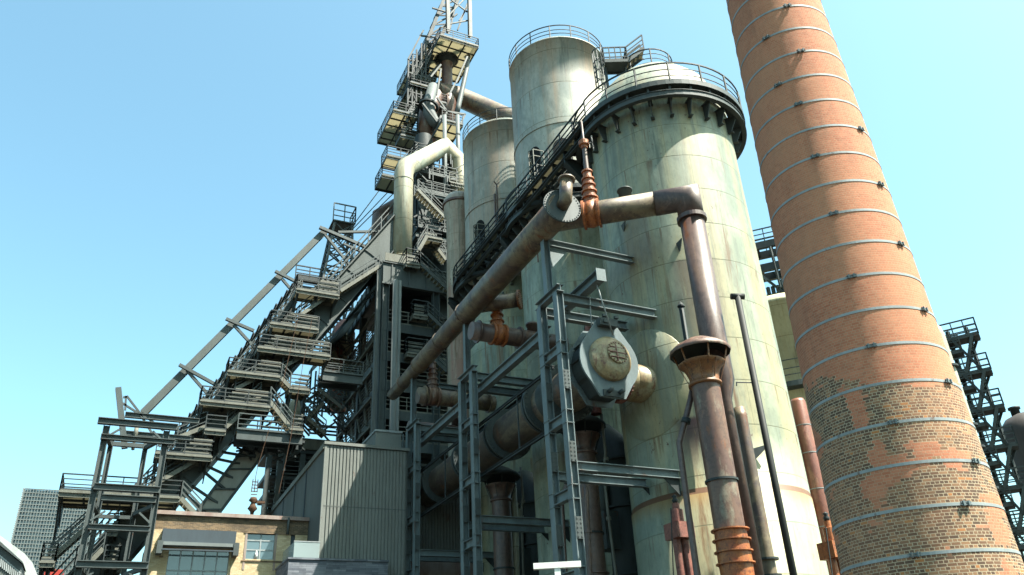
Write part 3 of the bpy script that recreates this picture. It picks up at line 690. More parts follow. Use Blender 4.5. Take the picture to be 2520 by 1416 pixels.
# slim poles and bent vent pipes
t = thing('vent_pole', 'slim black pole with a short tee on top beside the domed stove', 'pole', (0,0,0)); p = aD(1815, 730, 31.5); q = V((p.x, p.y, 0)); t.location = q
SOOT = mat_paint('sooty_black_paint', (.022,.026,.025), .5, .3); build('pole', MB().tube([q, (p.x,p.y,p.z)], .13, 16), SOOT, t)
build('tee', MB().tube([p-RT*.28, p+RT*.28], .13, 16), SOOT, t)
pr_ = q+V((0,0,12.9)); build('stay', MB().tube([pr_, pr_+V((-.75,.2,0)), pr_+V((-.78,.2,-.15))], .025, 6), DARK, t)
def bent(label, dx, dy):
    t = thing('bent_vent_pipe', label, 'pipe', (19.0+dx, 23.9+dy, 0), 'bent vent pipes beside the stacks')
    a, b_, c_, d_ = (aD(1699, 985, 31.0), aD(1672, 1092, 30.9), aD(1694, 1260, 30.7), aD(1716, 1416, 30.5)); o = V((dx, dy, 0))
    dn = d_+(d_-c_)*3; dn.z = 0
    build('pipe', MB().tube([aD(1705,955,31.1)+o, a+o, b_+o, c_+o, d_+o, V((d_.x,d_.y,0))+o], .12, 12), PURPLE, t)
    build('coupling', MB().tube([aD(1690,1030,30.95)+o, aD(1687,1042,30.95)+o], .18, 12), DARK, t)
bent('bent brown pipe running down beside the orange mouthed vent stack', 0, 0)
bent('bent brown pipe between the posts of the frame with the drop shaped valve', 0, 9.6)
t = thing('vent_pole', 'thin black pole standing up behind the cap of the orange mouthed vent stack', 'pole', (0,0,0)); p = aD(1676, 755, 32.5); t.location = (p.x, p.y, 0)
build('pole', MB().tube([(p.x,p.y,0), p], .11, 12), DARK, t); build('pointed_cap', MB().lathe([(.16,-.02),(.16,.04),(0,.26)], p, n=12, smooth=False), DARK, t)
# red oxide and orange valve cylinders
def actuator(label, p, mat, s, group, tank):
    t = thing('valve_cylinder', label, 'valve', (p.x, p.y, 0), group); c = (p.x, p.y, 0); z = p.z
    m = MB().lathe([(0,z),(.15*s,z-.02),(.15*s,z-.25),(.26*s,z-.28),(.26*s,z-.8)], c, n=20, smooth=False); m.box(p.x-.44*s, p.x+.44*s, p.y-.44*s, p.y+.44*s, z-1.4, z-.8); build('head_block', m, mat, t)
    for sx in (-.2, .2): build('cylinder', MB().lathe([(.17*s,z-3.2),(.17*s,z-1.4)], (p.x+sx*s,p.y,0), n=16), mat, t)
    m = MB().lathe([(0,z-3.2),(.46*s,z-3.2),(.46*s,z-3.32),(.34*s,z-3.34),(.34*s,z-3.6),(.52*s,z-3.62),(.52*s,z-3.74),(.36*s,z-3.76),(.36*s,z-5.0)], c, n=24, smooth=False)
    for k in range(10): q = 2*PI*k/10; m.bar((p.x+cos(q)*.42*s,p.y+sin(q)*.42*s,z-3.36), (p.x+cos(q)*.42*s,p.y+sin(q)*.42*s,z-3.1), .05)
    build('flanged_base', m, mat, t)
    m = MB(); m.bar((p.x-.5*s,p.y-.3,z-.3), (p.x-.95*s,p.y-.3,z-3.8), .03); m.bar((p.x+.3*s,p.y-.47*s,z+.1), (p.x+.4*s,p.y-.47*s,z-3.8), .03)
    m.lathe([(0,z+.0),(.09,z),(.13,z+.1),(.06,z+.2),(.12,z+.26),(0,z+.34)], c, n=10); build('linkage', m, DARK, t)
    if tank: m = MB().lathe([(.55*s,0),(.55*s,z-5.0),(.7*s,z-5.0),(.7*s,z-4.85),(.5*s,z-4.85)], c, n=24); build('base_housing', m, mat, t)
    else: build('carrier_arm', MB().ibeam((p.x,p.y,z-3.9), (24,p.y,z-3.9), .3, .3), DARK, t)
actuator('red oxide valve cylinder low in front of the domed stove', aD(1662, 1238, 32.9), REDP, .95, 'valve cylinders', 1)
actuator('bright orange valve cylinder with a white rod at the foot of the brick chimney', aD(2035, 1282, 33.5), ORANGE, .9, 'valve cylinders', 1)
p = aD(1292, 905, 38.0); actuator('small red valve cylinder glimpsed behind the beams of the middle frame', V((21.2,36.6,19.0)), REDP, .8, 'valve cylinders', 0)
actuator('pinkish red valve cylinder behind the hoist beam over the drop shaped valve', V((20.3,32.2,19.6)), REDP, .75, 'valve cylinders', 0)
# slanting brown pipe beside the chimney
p = aD(1962, 985, 40); t = thing('standing_pipe', 'smooth red brown standing pipe between the domed stove and the brick chimney', 'pipe', (p.x, p.y, 0))
z = p.z
build('pipe', MB().lathe([(.36,0),(.36,z-4.5),(.36,z-.12),(.30,z+.02),(.0,z+.04)], (p.x,p.y,0), n=32), BROWNP, t)
for zz in (z-1.35, z-2.7, z-4.4, z-6.1): build('band', MB().lathe([(.35,zz),(.375,zz),(.375,zz+.04),(.35,zz+.04)], (p.x,p.y,0), n=32, smooth=False), GALV, t)
# grey standing pipe with flanges right of the nearest stack
p = aD(1818, 1000, 33.4); t = thing('standing_pipe', 'streaked grey standing pipe with bottom flanges behind the orange mouthed vent stack', 'pipe', (p.x, p.y, 0))
build('pipe', MB().lathe([(.26,0),(.26,12.2),(.22,12.6),(0,12.6)], (p.x,p.y,0), n=24), PIPE, t)
for zz in (5.9,5.72,5.5,6.5): build('flange', MB().lathe([(.24,zz),(.42,zz),(.42,zz+.07),(.24,zz+.07)], (p.x,p.y,0), n=24, smooth=False), DARK, t)
p = aC(1836, 1110, S1, 3.95)
t = thing('wall_bracket', 'pointed steel bracket sticking out of the domed stove beside the stack', 'bracket', tuple(p), 'pointed brackets on the domed stove')
def fin(t, a, b, c, mat=STEEL, th=.06):
    a, b, c = V(a), V(b), V(c); n = (b-a).cross(c-a).normalized()*th; build('fin', MB().prism([a, b, c], n), mat, t)
fin(t, p, p+V((.1,-.1,-.55)), p+RT*.95+V((0,-.2,.25)))
p = aC(1671, 600, S1, 3.98); t = thing('wall_bracket', 'small steel bracket high on the domed stove beside the brown downpipe', 'bracket', tuple(p), 'pointed brackets on the domed stove'); fin(t, p-RT*.1, p-V((0,0,.45)), p+V((-.1,-.4,.05))); fin(t, p+RT*.15, p-V((0,0,.45)), p+V((-.1,-.4,.05)))
p = aC(1535, 556, S1, 3.98); t = thing('wall_bracket', 'small steel bracket just under the horizontal pipe on the domed stove', 'bracket', tuple(p), 'pointed brackets on the domed stove'); fin(t, p-RT*.1, p-V((0,0,.35)), p+V((-.1,-.35,.05)))
# branch pipes from the stoves, with their valves
def feeder(label, y, z, x0, x1, r, mat, valve=None):
    t = thing('feeder_pipe', label, 'pipe', (x0, y, z), 'feeder pipes to the stoves')
    build('pipe', MB().tube([(x0,y,z),(x1,y,z)], r, 28), mat, t)
    for xx in (x0+.4, (x0+x1)/2, x1-.4): build('flange', MB().lathe([(r-.02,-.04),(r+.14,-.04),(r+.14,.04),(r-.02,.04)], (xx,y,z), (1,0,0), 28, smooth=False), mat, t)
    m = MB(); m.lathe([(0,0),(.3,0),(.3,r+.35),(.36,r+.36),(.36,r+.5),(0,r+.5)], ((x0*.35+x1*.65),y,z), (0,0,1), 20); build('vent_stub', m, mat, t)
    return t
feeder('dark brown feeder pipe under the header, entering the middle stove of the row', 36.6, 20.35, 15.6, 21.4, .50, PURPLE)
gate_valve('gate_valve', 'dull orange gate valve on the dark feeder pipe below the header', (17.2,36.6,20.35), (1,0,0), .52, 2.2, ORANGE, 'orange valves on the pipework')
feeder('rust streaked feeder pipe below the header, above the middle portal frame', 46.2, 20.1, 15.9, 21.2, .52, PIPE)
gate_valve('gate_valve', 'dark red gate valve on the rust streaked feeder pipe by the middle frame', (16.9,46.2,20.1), (1,0,0), .52, 1.4, RUSTY, 'orange valves on the pipework', wheel=False)
feeder('short dark feeder pipe just above the portal frame by the shed', 49.2, 18.9, 16.3, 21.5, .5, PURPLE)
t = thing('handwheel_stem', 'rusty handwheel on a tall thin stem beside the second stove', 'valve', (0,0,0)); p = aD(1306, 577, 43.0); t.location = p
m = MB(); pts = [p+RT*cos(2*PI*j/20)*.36+UP*sin(2*PI*j/20)*.36 for j in range(21)]
for a, b_ in zip(pts, pts[1:]): m.bar(a, b_, .06)
for j in range(0, 20, 4): m.bar(p, pts[j], .045)
build('wheel', m, RUSTY, t); build('stem', MB().bar(p+RT*.34-V((0,0,2)), p+RT*.34+V((0,0,1.4)), .07), RUSTY, t)
t = thing('signal_rods', 'pair of thin rusty rods with forked tip beside the end stove', 'rod', (0,0,0)); p = aC(1222, 455, S3, 4.9); t.location = p; q = aC(1217, 470, S3, 4.95)
m = MB().bar((p.x,p.y,30.2), p, .1); m.bar(p, p+V((-.2,0,.25)), .07); m.bar(p, p+V((.2,0,.25)), .07); build('forked_rod', m, PURPLE, t)
m = MB().bar((q.x,q.y,30.2), q-V((0,0,.3)), .12); build('rod', m, PURPLE, t)
for j, (x0, x1) in enumerate(((1237,740),)): pass
def bentpipe(label, pts, D, r, mat):
    P_ = [aD(x, y, D) for x, y in pts]; t = thing('bent_pipe', label, 'pipe', (P_[-1].x, P_[-1].y, 0), 'thin pipes in the shade between the stoves')
    build('pipe', MB().tube(P_+[V((P_[-1].x+(P_[-1].x-P_[-2].x)*.5, P_[-1].y, 0))], r, 12), mat, t)
    m = MB()
    for q in P_[1:-1]: m.lathe([(r-.01,-.08),(r+.05,-.08),(r+.05,.08),(r-.01,.08)], q+V((0,0,-.3)), n=12, smooth=False)
    build('coupling', m, mat, t)
bentpipe('thin pale bent pipe below the drop shaped valve, beside the domed stove', [(1480,1020),(1490,1115),(1486,1165),(1496,1260),(1516,1416)], 38, .07, PALE)
bentpipe('thicker dull green pipe beside the thin pale one, close to the domed stove', [(1452,1100),(1462,1170),(1466,1290),(1474,1416)], 38.5, .2, CREAM)
bentpipe('rusty thin pipe close behind the posts of the drop shaped valve frame', [(1440,1150),(1446,1290),(1452,1416)], 36, .11, PURPLE)
bentpipe('thin pale bent pipe behind the middle portal frame', [(1281,1150),(1287,1222),(1283,1260),(1288,1416)], 47, .07, PALE)
bentpipe('dull green pipe beside the thin pale one, behind the middle portal frame', [(1262,1190),(1268,1290),(1270,1416)], 47.5, .2, CREAM)
# T shaped lamp post in the foreground
p = aD(1371, 1392, 24.0)
t = thing('lamp_post', 'white T shaped lamp post standing before the portal frames', 'lamp post', (p.x, p.y, 0))
e = V((cos(HEAD),-sin(HEAD),0)); c = V((p.x,p.y,p.z))
wd = (aD(1430,1392,24.0)-aD(1313,1392,24.0)).length/2
build('lamp_head', MB().bar(c-e*wd, c+e*wd, .22, .16), WHITE, t); build('post', MB().bar((p.x,p.y,0), c-V((0,0,.081)), .17, .17, e), WHITE, t)
# ------------------------------------------------------------------ corrugated shed on its stone plinth
SY = 47.6; SR = aY(1000, 1200, 47.6).x; SK = SY/50.0; SYB = 50.6
t = thing('corrugated_shed', 'tall grey corrugated shed behind the portal frames', 'shed', (11, SY, 0))
def corr(x0, x1, y, z0, z1, pitch=.21, d=.06):
    m = MB(); n = int((x1-x0)/pitch); pr = []
    for i in range(n):
        xx = x0+i*pitch; pr += [(xx, 0), (xx+pitch*.62, 0), (xx+pitch*.70, d), (xx+pitch*.92, d)]
    pr.append((x0+n*pitch, 0)); k = len(pr)
    vs_ = [(a, y+b_, z0) for a, b_ in pr]+[(a, y+b_, z1) for a, b_ in pr]
    m.add(vs_, [(i, i+1, k+i+1, k+i) for i in range(k-1)]); return m
SL = aY(800, 1090, SY); SB = 10.6; ST = 17.62*SK
build('front_wall', corr(SL.x+.14, SR, SY, 7.5, ST), CLAD, t); build('front_wall', corr(SR+.05, 21.4, SYB, 6.5, ST), CLAD, t)
build('sheet_lap', MB().box(SL.x+.14, SR, SY-.012, SY-.001, 13.1, 13.16), FLATC, t)
build('return_wall', MB().box(SR+.0, SR+.1, SY+.1, SYB+.1, 6.5, ST), FLATC, t)
build('corner_post', MB().box(SL.x, SL.x+.13, SY-.03, SY+.15, 7.5, ST+.04), CLAD, t)
build('coping', MB().box(SL.x-.05, SR+.15, SY-.1, SY+.3, ST+.041, ST+.22).box(SR+.16, 21.45, SYB-.1, SYB+.3, ST+.041, ST+.22), CLAD, t)
m = MB().box(SL.x+.02, SL.x+.12, SY+.15, 66, 7.5, ST-.2)
build('side_wall', m, FLATC, t)
m = MB()
for y in (52.4, 56.0, 60.0): m.box(SL.x-.03, SL.x+.015, y, y+.16, 7.5, ST-.3)
build('side_batten', m, FASCIA, t)
build('verge', MB().bar((SL.x+.02,SY,ST-.05), (SL.x+.02,66.2,ST-.2), .22, .34), PALE, t)
build('roof', MB().box(SL.x+.15, SR, SY+.32, 65.9, ST-.4, ST-.25).box(SR+.11, 21.4, SYB+.32, 65.9, ST-.4, ST-.25), FLATC, t)
build('back_wall', MB().box(SL.x+.15, 21.4, 65.7, 65.9, 0, ST-.42), FLATC, t)
t = thing('rooftop_shed', 'small flat sided shed on the roof of the corrugated shed', 'shed', (15.5, 51.5, 17))
RY = SY+1.6; a = aY(925, 1062, RY); b_ = aY(988, 1055, RY)
build('wall', MB().box(a.x, b_.x, RY, RY+3, ST-.24, a.z), CLAD, t); build('coping', MB().box(a.x-.06, b_.x+.06, RY-.07, RY+3.05, a.z+.002, a.z+.14), GALV, t)
build('downpipe', MB().tube([(b_.x+.1,RY-.1,a.z-.05),(b_.x+.1,RY-.1,ST+.1)], .06, 8), STEEL, t)
PY_ = SY-.7; pl = aY(711, 1372, PY_); pr2 = aY(955, 1375, PY_)
t = thing('stone_plinth', 'dark stone clad terrace wall below the corrugated shed', 'wall', (pl.x, 49.3, 0))
build('wall', MB().box(pl.x, pr2.x, PY_, 50.6, 0, pl.z-.1), STONE, t); build('coping', MB().box(pl.x-.05, pr2.x+.05, PY_-.08, 50.65, pl.z-.098, pl.z), STONE, t)
t = thing('concrete_wall', 'stained concrete wall at the foot of the stoves beside the stone terrace', 'wall', (18, 49.8, 0))
build('wall', MB().box(pr2.x+.3, 21.4, 49.75, 49.97, 0, aY(1080,1382,49.7).z), CONC, t)
build('base_beam', MB().ibeam((pr2.x+.2,49.62,aY(1080,1366,49.6).z), (21.4,49.62,aY(1080,1366,49.6).z), .2, .38, None, .04), FASCIA, t)
BG = PY_+.3; bl = aY(722, 1365, BG); br = aY(787, 1336, BG)
t = thing('glass_balustrade', 'pale frosted glass balustrade panel on the stone terrace', 'balustrade', tuple(bl))
build('panel', MB().box(bl.x, br.x, BG-.02, BG+.01, pl.z+.06, br.z), BALG, t); build('handrail', MB().box(bl.x-.03, br.x+.03, BG-.04, BG+.03, br.z+.003, br.z+.06), GALV, t)
build('side_panel', MB().box(bl.x-.005, bl.x+.02, BG+.03, 50.4, pl.z+.06, br.z), BALG, t)
# ------------------------------------------------------------------ buff brick building
BY = 50.8
zt = lambda x, y: aY(x, y, BY).z
xl = lambda x, y=1300: aY(x, y, BY).x
t = thing('brick_building', 'buff brick building with a grey canopy over its wide window, next to the corrugated shed', 'building', (2, BY, 0))
X0, X1 = xl(384, 1270), SL.x
Z1 = zt(400, 1262)
wl0, wl1, wz0, wz1 = xl(412,1380), xl(563,1380), 4.0, zt(480, 1352)
w20, w21, w2z0, w2z1 = xl(607,1340), xl(676,1340), zt(640, 1377), zt(645, 1307)
m = MB()
def wallgrid(m, x0, x1, z0, z1, holes, y, th):
    xs_ = sorted({x0, x1, *[h[0] for h in holes], *[h[1] for h in holes]}); zs_ = sorted({z0, z1, *[h[2] for h in holes], *[h[3] for h in holes]})
    for a, b_ in zip(xs_, xs_[1:]):
        for c_, d_ in zip(zs_, zs_[1:]):
            if any(h[0] <= (a+b_)/2 <= h[1] and h[2] <= (c_+d_)/2 <= h[3] for h in holes): continue
            m.add([(a,y,c_),(b_,y,c_),(b_,y,d_),(a,y,d_),(a,y+th,c_),(b_,y+th,c_),(b_,y+th,d_),(a,y+th,d_)], [(0,1,2,3),(5,4,7,6)])
    for h in holes+[(x0,x1,z0,z1)]:
        a, b_, c_, d_ = h
        m.add([(a,y,c_),(b_,y,c_),(b_,y,d_),(a,y,d_),(a,y+th,c_),(b_,y+th,c_),(b_,y+th,d_),(a,y+th,d_)], [(0,4,5,1),(1,5,6,2),(2,6,7,3),(3,7,4,0)])
d0, d1, dz0, dz1 = xl(716,1320), xl(742,1320), 9.0, zt(730, 1308)
zfr = Z1-.95
wallgrid(m, X0, X1, 0, zfr, [(wl0,wl1,wz0,wz1),(w20,w21,w2z0,w2z1),(d0,d1,dz0,dz1)], BY, .35)
build('wall', m, BUFF, t)
m = MB().box(X0+.01, X0+.34, BY+.36, 64, 0, zfr); m.box(X0, X1, 63.6, 64, 0, Z1); build('wall', m, BUFF, t)
build('frieze', MB().box(X0-.04, X1, BY-.05, BY+.4, zfr, Z1-.12), OLDBRICK, t)
build('cornice', MB().box(X0-.1, X1, BY-.22, BY+.5, Z1-.118, Z1+.1), CONC, t)
build('roof', MB().box(X0, X1, BY+.5, 63.6, Z1-.3, Z1-.1), FLATC, t)
m = MB().box(X0-.02, X0+.5, BY-.12, BY-.002, 0, zfr-.01); m.box(xl(578), xl(600), BY-.12, BY-.002, 0, zfr-.01); m.box(X1-.75, X1-.02, BY-.12, BY-.002, 0, zfr-.01); build('pilaster', m, BUFF, t)
build('string_course', MB().box(X0+.5, xl(412), BY-.06, BY-.002, zt(395,1372), zt(395,1372)+.07), OLDBRICK, t)
build('string_course', MB().box(xl(600), X1-.76, BY-.06, BY-.002, w2z0-.14, w2z0-.07), OLDBRICK, t)
c0, c1 = xl(408,1285), xl(578,1285); zc0, zc1 = zt(480,1352), zfr-.03
build('canopy', MB().box(c0, c1, BY-.75, BY-.13, zc0+.05, zc1-.75), CANOPY, t)
build('canopy_fascia', MB().box(c0-.1, c1+.1, BY-.5, BY-.125, zc1-.72, zc1), FASCIA, t)
build('canopy_rib', MB().box(c0-.02, c1+.02, BY-.83, BY-.752, zc1-1.22, zc1-1.14), FASCIA, t)
build('canopy_bracket', MB().box(c0-.3, c0-.003, BY-.8, BY-.13, zc1-1.4, zc1-.7), STEEL, t); build('canopy_bracket', MB().box(c1+.003, c1+.3, BY-.8, BY-.13, zc1-1.4, zc1-.7), STEEL, t)
def window(x0, x1, z0, z1, nx, nz, y, mat=GALV, fw=.07):
    m = MB()
    for i in range(nx+1): xx = x0+(x1-x0)*i/nx; m.box(xx-fw/2, xx+fw/2, y-.05, y+.05, z0, z1)
    o = build('window', m, mat, t); m = MB()
    for i in range(nz+1): zz = z0+(z1-z0)*i/nz; m.box(x0, x1, y-.045, y+.045, zz-fw/2, zz+fw/2)
    build('glazing_bar', m, mat, o)
    build('pane', MB().box(x0, x1, y-.01, y+.01, z0, z1), GLASS, o); return o
window(wl0, wl1, wz0, wz1, 5, 6, BY+.12); window(w20, w21, w2z0, w2z1, 2, 3, BY+.15)
build('window_surround', MB().box(w20-.12, w20-.001, BY-.03, BY+.2, w2z0-.6, w2z1+.1).box(w21+.001, w21+.12, BY-.03, BY+.2, w2z0-.6, w2z1+.1), CONC, t)
build('door', MB().box(d0, d1, BY+.1, BY+.15, dz0, dz1), FASCIA, t)
a = zt(710,1276); build('downpipe', MB().tube([(xl(709,1280),BY-.2,a),(xl(709,1280),BY-.2,zt(709,1317))], .07, 10), STEEL, t)
# white bottle standing inside the small window
p = aY(630, 1372, BY+.05); t = thing('bottle', 'small white bottle standing on the window ledge of the brick building', 'bottle', tuple(p))
build('body', MB().lathe([(0,0),(.08,0),(.08,.3),(.04,.38),(.035,.45),(0,.45)], (p.x,BY+.06,w2z0+.04), n=16), WHITE, t)
# ------------------------------------------------------------------ stairs and platforms helpers
def stair(t, a, b, wv, mat=PALE, rail=True):
    a, b, wv = V(a), V(b), V(wv); n = max(4, int(abs(b.z-a.z)/.22))
    for o in (V((0,0,0)), wv): build('stringer', MB().bar(a+o, b+o, .06, .28), mat, t)
    m = MB()
    run = (b-a); run.z = 0; rl = run.length; rd = run/rl if rl > .01 else V((1,0,0))
    for i in range(n):
        p = a+(b-a)*((i+.5)/n); q = rd*.13
        m.hexa([p-q+V((0,0,-.02)), p+q+V((0,0,-.02)), p+q+wv+V((0,0,-.02)), p-q+wv+V((0,0,-.02)), p-q+V((0,0,.02)), p+q+V((0,0,.02)), p+q+wv+V((0,0,.02)), p-q+wv+V((0,0,.02))])
    build('tread', m, GRATE, t)
    if rail:
        for o in (V((0,0,0)), wv): build('railing', MB().rail([a+o, b+o], 1.1, 1.5, .032, (1.0,.66,.33), False), STEEL, t)
def deckplat(t, x0, x1, y0, y1, z, sides='fl', slats=True, edge=PALE, slant=.9, h=1.15, under=True, gm=None):
    build('deck', MB().box(x0+.06, x1-.06, y0+.06, y1-.06, z-.04, z), gm or GRATE, t)
    m = MB(); m.box(x0, x1, y0, y0+.059, z-.12, z+.04); m.box(x0, x1, y1-.059, y1, z-.32, z+.06); m.box(x0, x0+.059, y0+.06, y1-.06, z-.32, z+.06); m.box(x1-.059, x1, y0+.06, y1-.06, z-.32, z+.06); m.box(x0, x1, y0+.1, y0+.16, z-.36, z-.125)
    build('edge_beam', m, edge, t)
    m = MB(); n = max(2, round((x1-x0)/1.4))
    for i in range(1, n): xx = x0+(x1-x0)*i/n; m.box(xx-.05, xx+.05, y0+.07, y1-.07, z-.26, z-.05)
    if y1-y0 > 2.5:
        k = round((y1-y0)/1.3)
        for i in range(1, k): yy = y0+(y1-y0)*i/k; m.box(x0+.07, x1-.07, yy-.06, yy+.06, z-.40, z-.262)
    if under: build('joist', m, DARK, t)
    P = {'f': [(x0+.03,y0+.03,z),(x1-.03,y0+.03,z)], 'l': [(x0+.03,y0+.03,z),(x0+.03,y1-.03,z)], 'r': [(x1-.03,y0+.03,z),(x1-.03,y1-.03,z)], 'b': [(x0+.03,y1-.03,z),(x1-.03,y1-.03,z)]}
    m = MB()
    for s in sides: m.rail(P[s], h, 1.5, .032, (1.0,.7,.4))
    build('railing', m, DARK, t)
    if slats:
        m = MB()
        for k in range(4): zz = z+.12+k*.29; m.box(x0+slant+k*.22, x1-.1, y0+.2, y0+.24, zz, zz+.19)
        build('screen_board', m, PALE, t)
GY = 58.0
T0, T1_, B0, B1 = aY(834,682,GY), aY(970,544,GY), aY(504,1156,GY), aY(790,825,GY)
sl_ = (B1.z-B0.z)/(B1.x-B0.x)
zb = lambda x: B0.z+sl_*(x-B0.x)
th = (T0.z-zb(T0.x))
zt_ = lambda x: zb(x)+th
t = thing('skip_bridge', 'huge inclined plate girder skip bridge climbing from the gantry to the furnace', 'skip bridge', (5, GY, zb(5)))
xa, xb = -6.5, 17.6
for y, nm in ((GY, 'side_plate'), (GY+3.4, 'side_plate')): build(nm, MB().prism([(xa,y,zb(xa)),(xb,y,zb(xb)),(xb,y,zt_(xb)),(xa,y,zt_(xa))], (0,.1,0)), GIRD, t)
dv = V((1,0,sl_)).normalized(); nv = V((-sl_,0,1)).normalized(); pth = th*dv.x
m = MB(); m.bar((xa,GY-.12,zb(xa)), (xb,GY-.12,zb(xb)), .35, .09, nv); m.bar((xa,GY-.12,zt_(xa)), (xb,GY-.12,zt_(xb)), .35, .09, nv); build('flange', m, STEEL, t)
L = int((xb-xa)/dv.x/2.6)
for i in range(L): p = V((xa,GY-.02,zb(xa)))+dv*(2.6*i+1.3); build('stiffener', MB().bar(p+nv*.05, p+nv*(pth-.05), .13, .09, dv), STEEL, t)
build('underside', MB().prism([(xa,GY+.12,zb(xa)-.05),(xb,GY+.12,zb(xb)-.05),(xb,GY+.12,zb(xb)+.08),(xa,GY+.12,zb(xa)+.08)], (0,3.25,0)), DARK, t)
m = MB(); 
for y in (GY+.9, GY+2.5): m.bar((xa,y,zt_(xa)+.3), (xb,y,zt_(xb)+.3), .14, .16, nv)
build('skip_rail', m, STEEL, t)
m = MB()
for yy in (GY+.2, GY+3.2): m.rail([(xa,yy,zt_(xa)+.1),(xb,yy,zt_(xb)+.1)], 1.4, 2.0, .04, (1.0,.6), False)
build('railing', m, STEEL, t)
m = MB()
for px in ((300,1330),(172,1290)):
    p = aY(*px, GY); m.bar((p.x,GY+.5,zb(p.x)), (p.x+.3,GY+.5,0), .35); m.bar((p.x,GY+2.9,zb(p.x)), (p.x+.3,GY+2.9,0), .35)
build('trestle_leg', m, DARK, t)
# the service stairway riding on the girder and its dark lattice
t = thing('bridge_stairway', 'dark continuous stairway and lattice riding on top of the skip bridge girder', 'stairs', tuple(aY(560,960,57.6)))
A, B = aY(405,1150,57.9), aY(742,715,57.9); stair(t, A, B, (0,1.1,0), DARK)
for nm, dz in (('chord', -1.3), ('chord', 1.9)): build(nm, MB().bar(A+V((0,2.2,dz)), B+V((0,2.2,dz)), .22, .3), DARK, t)
m = MB(); n = 22
for i in range(n):
    p, q = A.lerp(B, i/n)+V((0,2.2,-1.3)), A.lerp(B, (i+1)/n)+V((0,2.2,1.9)); m.bar(p, q, .13); m.bar(p, p+V((0,0,3.2)), .13); m.bar(p+V((0,.0,3.2)), p+V((0,-2.1,3.2)), .1)
build('lattice', m, DARK, t)
m = MB()
for dz in (-1.0, -.4, .2): m.bar(A+V((0,2.35,dz)), B+V((0,2.35,dz)), .05, .42)
build('side_board', m, DARK, t)
# tie beam with outriggers above the skip bridge
t = thing('tie_beam', 'long pale inclined beam standing clear above the skip bridge on splayed outrigger arms', 'beam', tuple(aY(560,785,GY+1)))
p, q = aY(352,1018,GY+1), aY(803,566,GY+1); build('beam', MB().ibeam(p, q, .5, .42, (0,1,0), .04), GIRD, t)
for a, b_, k in (((786,560),(908,612),.26),((677,668),(745,702),.22),((556,785),(625,815),.22),((441,898),(545,955),.22)):
    A, B = aY(*a, GY+.5), aY(*b_, GY+.5); build('outrigger', MB().ibeam(A, B, k, k, (0,1,0), .035), STEEL, t)
for a, b_, k in (((800,578),(862,655),.2),((695,688),(722,720),.2),((575,800),(632,862),.2),((460,912),(515,975),.2),((832,572),(945,570),.2),((845,600),(900,625),.18),((620,875),(582,900),.12)):
    build('strut', MB().bar(aY(*a,GY+.6), aY(*b_,GY+.6), k), STEEL, t)
# stair landings stepping up the skip bridge
gp = 'stair platforms stepping up the skip bridge'
def bplat(label, l, r, dl, y0, y1, slats=True, sides='fl', slant=.9):
    A, B = aY(l[0], dl, y0), aY(r[0], r[1], y0); top = aY(*l, y0)
    t = thing('stair_platform', label, 'platform', (A.x, y0, A.z), gp)
    deckplat(t, A.x, B.x, y0, y1, A.z, sides, slats, slant=slant, h=max(1.0, min(1.6, top.z-A.z)))
    for xx in (A.x+.2, (A.x+B.x)/2, B.x-.3): build('support_bracket', MB().prism([(xx,y0+.1,A.z-.33),(xx,y1,A.z-.33),(xx,y1,A.z-1.5)], (.07,0,0)), DARK, t)
    m = MB(); m.bar((A.x+.12,y1-.2,A.z-.32), (A.x+.12,y1-.2,A.z-2.6), .14); m.bar((A.x+.12,y0+.2,A.z-.32), (A.x+.12,y1-.2,A.z-2.4), .1)
    build('hanger', m, DARK, t); return t
bplat('broad bottom platform of the skip bridge, running behind the four legged gantry', (145,1173), (443,1228), 1206, 54.6, 57.9, False, 'flrb')
bplat('small railed platform by the office tower, at the foot of the skip bridge stairs', (97,1344), (135,1383), 1380, 56.0, 57.9, True, 'flr', .1)
bplat('lowest stair platform above the gantry deck, behind a gantry post', (382,1083), (523,1124), 1112, 56.3, 57.9, True, 'fr', 1.6)
bplat('stair platform level with the foot of the pale tie beam', (493,949), (666,999), 983, 56.3, 57.9, slant=1.6)
tp = bplat('stair platform with a stepped down end', (560,880), (693,930), 911, 56.3, 57.9, slant=1.6)
bplat('long stair platform just above the stepped one', (634,822), (814,875), 852, 56.3, 57.9, slant=.5)
bplat('short stair platform second from the top of the skip bridge', (665,762), (785,806), 793, 56.3, 57.9, slant=.8)
bplat('topmost stair platform of the skip bridge, under the lattice mast', (729,674), (836,724), 709, 56.3, 57.9, slant=1.2)
bplat('tiny lower landing hanging at the end of the stepped platform', (712,920), (764,955), 953, 56.3, 57.9, True, 'fr', .2)
bplat('small landing between the two lower flights, level with the central walkway', (504,1026), (557,1056), 1055, 56.4, 57.9, False, 'f')
bplat('small hanging landing above the central walkway beside the ropes', (714,1022), (748,1056), 1054, 56.0, 57.9, True, 'fr', .1)
bplat('small caged landing framed by the lower part of the gantry', (252,1345), (292,1384), 1384, 55.5, 57.5, True, 'fr', .1)
bplat('small caged landing hung under the broad bottom platform', (262,1272), (291,1306), 1304, 56.0, 57.6, True, 'fr', .1)
gs = 'stair flights on the skip bridge and furnace'
def bst(label, a, b, Y, w=.95, mat=PALE):
    A, B = aY(*a, Y), aY(*b, Y); t = thing('stair_flight', label, 'stairs', tuple(A), gs); stair(t, A, B, (0,w,0), mat); return t
bst('dense stair flight rising under the lowest stair platform', (350,1210), (508,1118), 56.9)
bst('stair flight rising from the lowest stair platform to the small landing', (436,1078), (506,1050), 56.9)
bst('stair flight rising from the small landing along the girder', (556,1052), (640,975), 56.9)
bst('stair flight rising to the stepped stair platform', (578,958), (655,920), 56.9)
bst('short stair flight stepping down at the end of the stepped platform', (692,930), (714,953), 56.3)
